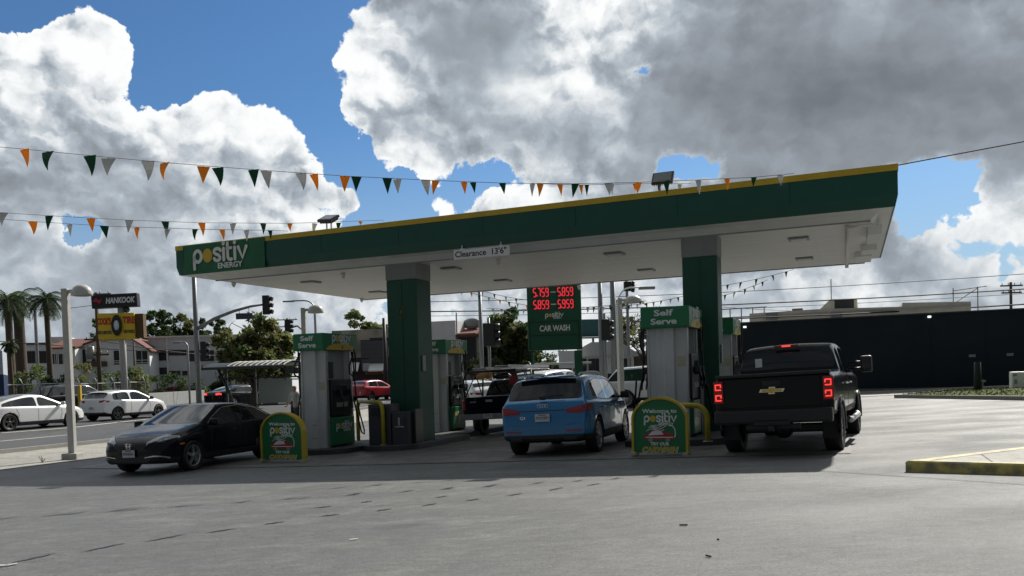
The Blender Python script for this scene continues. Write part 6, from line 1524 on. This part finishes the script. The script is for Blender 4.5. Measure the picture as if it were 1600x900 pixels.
lettering('Q3', .075, frame((-.42, -.862, .78), (1, 0, 0), (0, 0, 1)), CHROME, r_, name='badge', width=.11)
snap_patch(bvh, [[(-.70, -.70, 1.15), (.70, -.70, 1.15), (.58, -.43, 1.47), (-.58, -.43, 1.47)]], .004, 'rear_window', GLASS, r_)
sp = MB(); sp.box((0, -.40, 1.558), (1.16, .22, .030), Matrix.Rotation(0, 4, 'X'), .015); sp.build('roof_spoiler', BLUEP, r_, smooth=False)
wp = MB(); wp.tube([(.02, -.80, 1.16), (-.10, -.79, 1.18), (.42, -.745, 1.20)], .012); wp.box((0, -.80, 1.145), (.12, .05, .05), None, .015); wp.build('rear_wiper', BLKP, r_)
for sx in (1, -1):
    rr_ = MB(); rr_.tube([(sx*.60, -.22, 1.56), (sx*.60, -.10, 1.615), (sx*.61, .8, 1.645), (sx*.60, 1.4, 1.635), (sx*.59, 1.6, 1.58)], .018); rr_.build('roof_rail', SILV, r_)
sfn = MB(); sfn.prism([(.0, 1.60), (.16, 1.60), (.05, 1.66)], 'x', -.02, .02); sfn.build('aerial', BLUEP, r_)
door_mirror(r_, .88, 2.28, 1.10, BLKP)
seams(bvh, r_, [[(.93, .99, 1.05), (.93, .99, .35)], [(.93, 2.15, 1.02), (.93, 2.2, .6), (.93, 2.1, .35)], [(.93, .28, 1.02), (.93, .40, .65)]])
wt = [(.88, 2.4, 1.04), (.80, 1.95, 1.38), (.75, 1.5, 1.50), (.75, .5, 1.515), (.80, -.1, 1.42), (.87, -.22, 1.13), (.90, .6, 1.075), (.90, 2.3, 1.03)]
snap_patch(bvh, ribbon(wt, .016)+[mirx(q) for q in ribbon(wt, .016)], .007, 'window_trim', SILV, r_)
for yy in (1.25, .22):
    for sx in (1, -1):
        hb = MB(); hb.tube([(sx*.93, yy, .90), (sx*.965, yy+.03, .905), (sx*.965, yy+.18, .905), (sx*.93, yy+.21, .90)], .013); hb.build('door_handle', BLUEP, r_)
# ---- black heavy pickup at the right
h = .47
pos = place_from(1308, 703, TRUCK, h, (.9*.95, 0))
r_, bvh, ip = car('black_pickup_truck', pos, h, TRUCK, BLACKP2, 'large black crew-cab pickup with lit red tail lamps and a gold emblem on its tailgate', cat='pickup truck', scale=.965)
b = MB(); b.box((0, -1.14, .70), (1.94, .20, .24), None, .04); b.box((0, -1.16, .60), (.60, .16, .12), None, .02); b.build('rear_bumper', BLKP, r_)
b = MB(); b.box((0, -1.10, .52), (.9, .10, .10), None, .02); b.tube([(0, -1.0, .52), (0, -1.26, .50)], .035); b.box((0, -1.28, .50), (.10, .12, .10), None, .02); b.build('tow_hitch', BLKP, r_)
for sx in (1, -1):
    t_ = MB(); t_.box((sx*.905, -1.015, 1.135), (.17, .10, .40), None, .02); tl_ = t_.build('tail_lamp', RED, r_)
    for zz in (1.23, 1.045):
        q = MB()
        for (cx, cz, wx, wz) in ((0, .045, .10, .020), (0, -.045, .10, .020), (.045*sx, 0, .018, .10), (-.045*sx, .02, .018, .05)): q.box((sx*.905+cx, -1.068, zz+cz*1.0), (wx, .012, wz))
        q.build('lit_lamp', REDON, tl_)
b = MB(); b.box((0, -1.035, 1.10), (1.56, .02, .50), None, .008); b.build('tailgate', BLACKP2, r_)
b = MB(); b.box((0, -1.02, 1.405), (1.90, .14, .06), None, .02); b.build('tailgate_cap', BLKP, r_)
b = MB(); b.box((0, -1.05, 1.255), (.30, .02, .10), None, .01); b.box((0, -1.065, 1.255), (.22, .02, .05), None, .01); b.build('tailgate_handle', BLKP, r_)
M = frame((0, -1.047, 1.135), (1, 0, 0), (0, 0, 1)); GOLD = mat('emblem_gold', (.75, .52, .10), .3, metal=.6)
sh_ = [(-.20, -.025), (-.055, -.025), (-.055, -.055), (.045, -.055), (.045, -.025), (.175, -.025), (.20, .025), (.055, .025), (.055, .055), (-.045, .055), (-.045, .025), (-.175, .025)]
e = MB(); e.prism([(x*1.06, y*1.1) for x, y in sh_], 'z', 0, .010, M); em = e.build('emblem', CHROME, r_); e = MB(); e.prism([(x*.9, y*.82) for x, y in sh_], 'z', .010, .016, M); e.build('emblem_face', GOLD, em)
b = MB(); b.box((0, .85, 1.925), (.46, .05, .045), None, .01); hb = b.build('high_brake_lamp', RED, r_)
b = MB(); b.box((0, .822, 1.925), (.16, .012, .028)); b.build('lit_lamp', REDON, hb)
b = MB(); b.box((-.52, .80, 1.62), (.13, .004, .19), Matrix.Identity(4)); b.build('window_paper', WPNT, r_)
for sx in (1, -1):
    b = MB(); b.box((sx*1.27, 2.78, 1.50), (.22, .16, .34), None, .045); b.tube([(sx*.95, 2.78, 1.42), (sx*1.2, 2.78, 1.42)], .022); b.tube([(sx*.95, 2.78, 1.55), (sx*1.2, 2.78, 1.55)], .022); mo = b.build('mirror', BLKP, r_)
    b = MB(); b.box((sx*1.27, 2.695, 1.53), (.17, .01, .22), None, .003); b.build('mirror_glass', GLASS, mo)
    b = MB(); b.tube([(sx*1.02, .95, .50), (sx*1.06, 1.0, .47), (sx*1.06, 2.9, .47), (sx*1.02, 2.95, .50)], .055, 8); b.build('side_step', SILV, r_)
    for yy in (1.75, .98):
        hb = MB(); hb.tube([(sx*1.0, yy, 1.16), (sx*1.035, yy+.03, 1.165), (sx*1.035, yy+.20, 1.165), (sx*1.0, yy+.23, 1.16)], .015); hb.build('door_handle', CHROME, r_)
    for yy in (0, 3.9):   # wheel arch lips
        a = MB(); a.tube([(sx*1.0, yy+.50*math.cos(t), .42+.50*math.sin(t)) for t in [math.pi*(-.05+1.1*i/14) for i in range(15)]], .032, 8); a.build('arch_flare', BLACKP2, r_)
    b = MB(); b.box((sx*.86, -.44, .42), (.30, .02, .34), None, .01); b.build('mud_flap', BLK, r_)
seams(bvh, r_, [[(1., 1.59, 1.35), (1., 1.59, .68)], [(1., 2.80, 1.33), (1., 2.86, 1.0), (1., 2.8, .68)], [(1., .80, 1.4), (1., .80, .68)]])
chain = MB(); chain.box((0, .0, .42), (1.5, .16, .16), None, .03); chain.sphere((0, 0, .42), .19, n=8); chain.tube([(0, 0, .45), (0, 2.2, .55)], .05); chain.build('rear_axle', BLKP, r_)
# ---- black work pickup with a ladder rack
h = .36
pos = place_from(752, 679, PICKUP, h, (-.80, 0))
r_, bvh, ip = car('rack_pickup_truck', pos, h, PICKUP, BLACKP, 'black work pickup with a tubular ladder rack, at the pump behind the left column', cat='pickup truck')
for q in ([(.80, -1.12, .80), (.93, -1.0, .80), (.93, -1.0, 1.12), (.80, -1.12, 1.12)],): tail(bvh, r_, [q], RED)
b = MB(); b.box((0, -1.13, 1.0), (1.42, .02, .36), None, .006); b.build('tailgate', BLACKP, r_)
b = MB(); b.box((0, -1.155, 1.06), (.22, .02, .07), None, .008); b.build('tailgate_handle', SILV, r_)
b = MB(); b.box((-.52, -1.145, 1.04), (.20, .01, .03)); b.build('badge', SILV, r_)
b = MB(); b.box((0, -1.22, .60), (1.84, .18, .17), None, .03); b.build('rear_bumper', GRY, r_)
plate(r_, (0, -1.318, .62), (0, -1, 0), '7K24193', .29, .12)
rk = empty('ladder_rack', (0, 0, 0)); rk.parent = r_
b = MB()
for sx in (1, -1):
    b.tube([(sx*.86, -.95, 1.18), (sx*.86, -.98, 1.70), (sx*.78, -.90, 1.92), (sx*.72, 2.4, 1.95)], .032, 6)
    b.tube([(sx*.86, .45, 1.18), (sx*.80, .45, 1.93)], .028, 6); b.tube([(sx*.86, -.9, 1.2), (sx*.82, -.1, 1.9)], .018, 6); b.tube([(sx*.86, .4, 1.2), (sx*.82, -.1, 1.9)], .018, 6)
b.build('frame', BLKP, rk)
b = MB()
for yy in (-.88, .45, 1.4, 2.35): b.tube([(-.80, yy, 1.94), (.80, yy, 1.94)], .026, 6)
b.build('crossbar', BLKP, rk)
for k, (x0, m_) in enumerate(((-.30, STEEL), (.42, STEEL))):
    b = MB()
    for dx in (-.2, .2): b.box((x0+dx, .9, 2.02+.03*k), (.03, 3.9, .085))
    for i in range(13): b.tube([(x0-.2, -.95+i*.31, 2.02+.03*k), (x0+.2, -.95+i*.31, 2.02+.03*k)], .016, 6)
    tag(b.build('ladder', m_, None), ('aluminium ladder', 'longer aluminium ladder')[k]+' lying on the '+('left', 'right')[k]+' half of the pickup rack', 'ladder', 'ladders on the pickup rack').matrix_world = r_.matrix_basis
b = MB(); b.box((.62, -.6, 1.62), (.22, .22, .24), None, .03); b.tube([(.62, -.6, 1.74), (.62, -.6, 1.80)], .07)
jug = b.build('water_jug', mat('jug_red', (.35, .015, .02), .5), None); tag(jug, 'small red jug hanging on the pickup rack beside the blue car roof', 'jug'); jug.matrix_world = r_.matrix_basis
b = MB(); b.tube([(-.7, -.2, 1.80), (-.15, -.5, 1.84)], .085, 10); rb = b.build('orange_roll', mat('roll_orange', (.75, .38, .12), .6), None); tag(rb, 'pale orange roll lying under the pickup rack bars', 'roll'); rb.matrix_world = r_.matrix_basis
b = MB(); b.tube([(-.25, -.1, 1.75), (.1, .1, 1.86), (.3, .15, 1.72)], .05); b.box((.05, .05, 1.74), (.45, .3, .10), None, .03); tb = b.build('tool_bundle', BLKP, None); tag(tb, 'dark bundle of tools hung under the pickup rack behind its cab', 'tools'); tb.matrix_world = r_.matrix_basis
door_mirror(r_, .92, 2.35, 1.22, BLKP)
# ---- street traffic
def simple_lamps(bvh, r_, rear, zt=.9, zf=.68, wr=.62, front=None, wf=.5):
    y0 = rear; tail(bvh, r_, [[(wr-.18, y0, zt), (wr+.2, y0+.06, zt+.03), (wr+.26, y0+.30, zt+.02), (wr+.22, y0+.2, zt-.08), (wr-.16, y0, zt-.10)]], RED)
    if front: tail(bvh, r_, [[(wf-.16, front, zf), (wf+.1, front-.1, zf+.03), (wf+.24, front-.38, zf+.08), (wf+.2, front-.32, zf-.04), (wf-.12, front, zf-.07)]], CLEAR, 'headlight')
hs = .36
pos = place_from(14, 674, FAST, hs, (.82, 0))
r_, bvh, _ = car('white_sedan', pos, hs, FAST, WHITEP, 'glossy white fastback sedan in the street, cut by the left edge of the photo')
simple_lamps(bvh, r_, -.86, .92, .68, .60, 3.74, .46); door_mirror(r_, .88, 2.38, 1.02, WHITEP)
seams(bvh, r_, [[(.92, 1.28, 1.0), (.92, 1.28, .3)], [(.92, 2.35, .93), (.92, 2.40, .6), (.92, 2.3, .3)], [(.92, .25, .95), (.92, .42, .6)]], GREYP)
pos = place_from(183, 657, HATCH, hs, (.78, 0))
r_, bvh, _ = car('white_hatchback', pos, hs, HATCH, WHITEP, 'white five-door hatchback with red tail lamps in the street behind the lamp post')
simple_lamps(bvh, r_, -.70, .98, .64, .62, 3.42, .46); door_mirror(r_, .84, 2.05, 1.03, BLKP)
seams(bvh, r_, [[(.88, .83, 1.0), (.88, .83, .3)], [(.88, 2.0, .95), (.88, 2.05, .6), (.88, 1.95, .3)], [(.88, .1, .98), (.88, .36, .6)]], GREYP)
snap_patch(bvh, [[(-.66, -.6, 1.08), (.66, -.6, 1.08), (.60, -.40, 1.36), (-.60, -.40, 1.36)]], .006, 'rear_window', GLASS, r_)
b = MB(); b.box((0, -.36, 1.44), (1.10, .22, .03), None, .012); b.build('roof_spoiler', WHITEP, r_); plate(r_, (0, -.77, .62), (0, -1, 0), '8DXR517')
snap_patch(bvh, [[(-.72, -.74, .42), (.72, -.74, .42), (.66, -.74, .30), (-.66, -.74, .30)]], .014, 'rear_skirt', BLKP, r_)
pos = gd(352, 52)
r_, bvh, _ = car('dark_sedan', pos, .55, SEDAN, BLACKP, 'black sedan with red tail lamps in the far lane behind the bus shelter', group='cars waiting at the junction', lod=1)
tail(bvh, r_, [[(.40, -1.02, .93), (.84, -.9, .95), (.84, -.9, .83), (.42, -1.02, .82)]], REDON)
def far_car(name, u, D, hd, spec, pnt, label, group='cars beyond the junction', lod=1):
    r_, bvh, _ = car(name, gd(u, D), hd, spec, pnt, label, group=group, lod=lod); simple_lamps(bvh, r_, spec['ys'][1], .92, .68, .6, spec['ys'][-3], .46); return r_
far_car('silver_sedan', 392, 56, 2.0, SEDAN, SILVP, 'silver sedan side-on behind the posts of the bus shelter')
pos = place_from(566, 620, HATCH, .42, (.78, 0))
pos = gd(566, 60)
far_car('red_hatchback', 566, 58, .50, HATCH, REDP, 'bright red hatchback in the street seen between the left pump and the column')
far_car('white_suv', 985, 37.5, 1.93, BOXSUV, WHITEP, 'white boxy SUV with dark glass passing left of the central pump', lod=2)
far_car('silver_suv', 838, 36, .55, BOXSUV, SILVP, 'silver SUV with open side windows beyond the black rack pickup')
far_car('white_car', 752, 38, -.6, HATCH, WHITEP, 'white hatchback glimpsed under the ladder rack of the black pickup')
far_car('parked_car', 268, 82, 1.9, SEDAN, REDP, 'dull red car parked behind the low wall on the left', 'cars parked behind the low wall')
far_car('parked_car', 305, 84, 1.9, SEDAN, BLACKP, 'black car parked behind the low wall next to the red one', 'cars parked behind the low wall')
far_car('parked_car', 335, 80, 1.9, HATCH, GREYP, 'dark grey hatchback parked behind the low wall beside the tall pole', 'cars parked behind the low wall')
far_car('dark_hatchback', 935, 52, 1.9, HATCH, BLACKP, 'black hatchback beyond the price sign post')
far_car('grey_sedan', 905, 60, 1.9, SEDAN, GREYP, 'grey sedan far behind the price sign, roof just visible')
far_car('black_van', 80, 50, .4, BOXSUV, BLACKP, 'black SUV in shade behind the chain-link fence at left')
# ------------------------------------------------------------------ a person waiting at the shelter
def person(p, H, rz, label):
    k = H/1.75; vs = [(0,0,.95,.15),(0,0,1.12,.14),(0,0,1.32,.165),(0,0,1.44,.10),(0,.01,1.50,.06),(0,.02,1.60,.095),(0,.02,1.69,.09),
        (.19,0,1.40,.065),(.25,.04,1.14,.048),(.22,.20,.98,.036),(.21,.28,.98,.03),(-.19,0,1.40,.065),(-.25,.04,1.14,.048),(-.22,.18,.96,.036),(-.21,.26,.96,.03),
        (.10,0,.88,.11),(.11,.02,.48,.07),(.11,-.02,.09,.045),(.12,.12,.03,.04),(-.10,0,.88,.11),(-.11,.02,.48,.07),(-.11,-.02,.09,.045),(-.12,.12,.03,.04)]
    es = [(0,1),(1,2),(2,3),(3,4),(4,5),(5,6),(3,7),(7,8),(8,9),(9,10),(3,11),(11,12),(12,13),(13,14),(0,15),(15,16),(16,17),(17,18),(0,19),(19,20),(20,21),(21,22)]
    me = bpy.data.meshes.new('person'); me.from_pydata([(x*k, y*k, z*k) for x, y, z, r in vs], es, []); o = bpy.data.objects.new('person', me); COL.objects.link(o)
    m = o.modifiers.new('skin', 'SKIN'); 
    for i, sv in enumerate(me.skin_vertices[0].data): sv.radius = (vs[i][3]*k, vs[i][3]*k*.85); sv.use_root = (i == 0)
    s_ = o.modifiers.new('s', 'SUBSURF'); s_.levels = 2; s_.render_levels = 2; bpy.context.view_layer.update()
    m2 = bpy.data.meshes.new_from_object(o.evaluated_get(bpy.context.evaluated_depsgraph_get())); bpy.data.objects.remove(o)
    sk = mat('skin', (.30, .17, .11), .6); to = mat('grey_top', (.36, .38, .37), .8, noise=.05); tr = mat('dark_trousers', (.03, .035, .045), .8); ha = mat('dark_hair', (.012, .010, .009), .7)
    for q in (sk, to, tr, ha): m2.materials.append(q)
    for f in m2.polygons:
        c = f.center/k; f.use_smooth = True
        f.material_index = 3 if (c.z > 1.66 or (c.z > 1.56 and c.y < -.01)) else 0 if (c.z > 1.47 or (abs(c.x) > .17 and c.z < 1.12 and c.z > .85)) else 1 if c.z > .95 else 3 if c.z < .08 else 2
    o = bpy.data.objects.new('person', m2); COL.objects.link(o); o.location = p; o.rotation_euler = (0, 0, rz); return tag(o, label, 'person')
pp = gd(463, 30); person(pp, min(1.85, zat(583, pp)-pp.z), 2.6, 'person in a light grey top with dark hair standing at the bus shelter')
# small litter: a twig and leaf scraps on the pavement and forecourt
SCRAP = mat('scrap', (.04, .035, .03), .8)
for (u, v, s_) in ((66, 723, .12), (1068, 822, .038), (1107, 871, .03), (1122, 845, .010)):
    p = gp(u, v); b = MB(); a = u*.7; b.box((0, 0, .012), (s_*2, s_*.35, .015), Matrix.Rotation(a, 4, 'Z'), .004)
    if s_ > .1:
        for i in range(6): b.tube([(0, 0, .02), (math.cos(i)*.08, math.sin(i)*.08, .08+.025*i)], .006, 4)
    o = b.build('debris', SCRAP); o.location = p; tag(o, {66: 'dark weed tuft growing from the pavement joint near the lamp post', 1068: 'dark scrap on the asphalt right of centre', 1107: 'dark flat scrap on the asphalt near the bottom of the photo'}.get(u, 'tiny dark chip lying on the foreground asphalt'), 'litter', 'scraps on the asphalt' if s_ < .04 else None)
for (u, v) in ((-4, 884.5),): line('white_arc_mark', [gp(-30, 886), gp(10, 885), gp(27, 882)], .05)
line('white_arc_mark', [gp(546, 845), gp(560, 843)], .03)
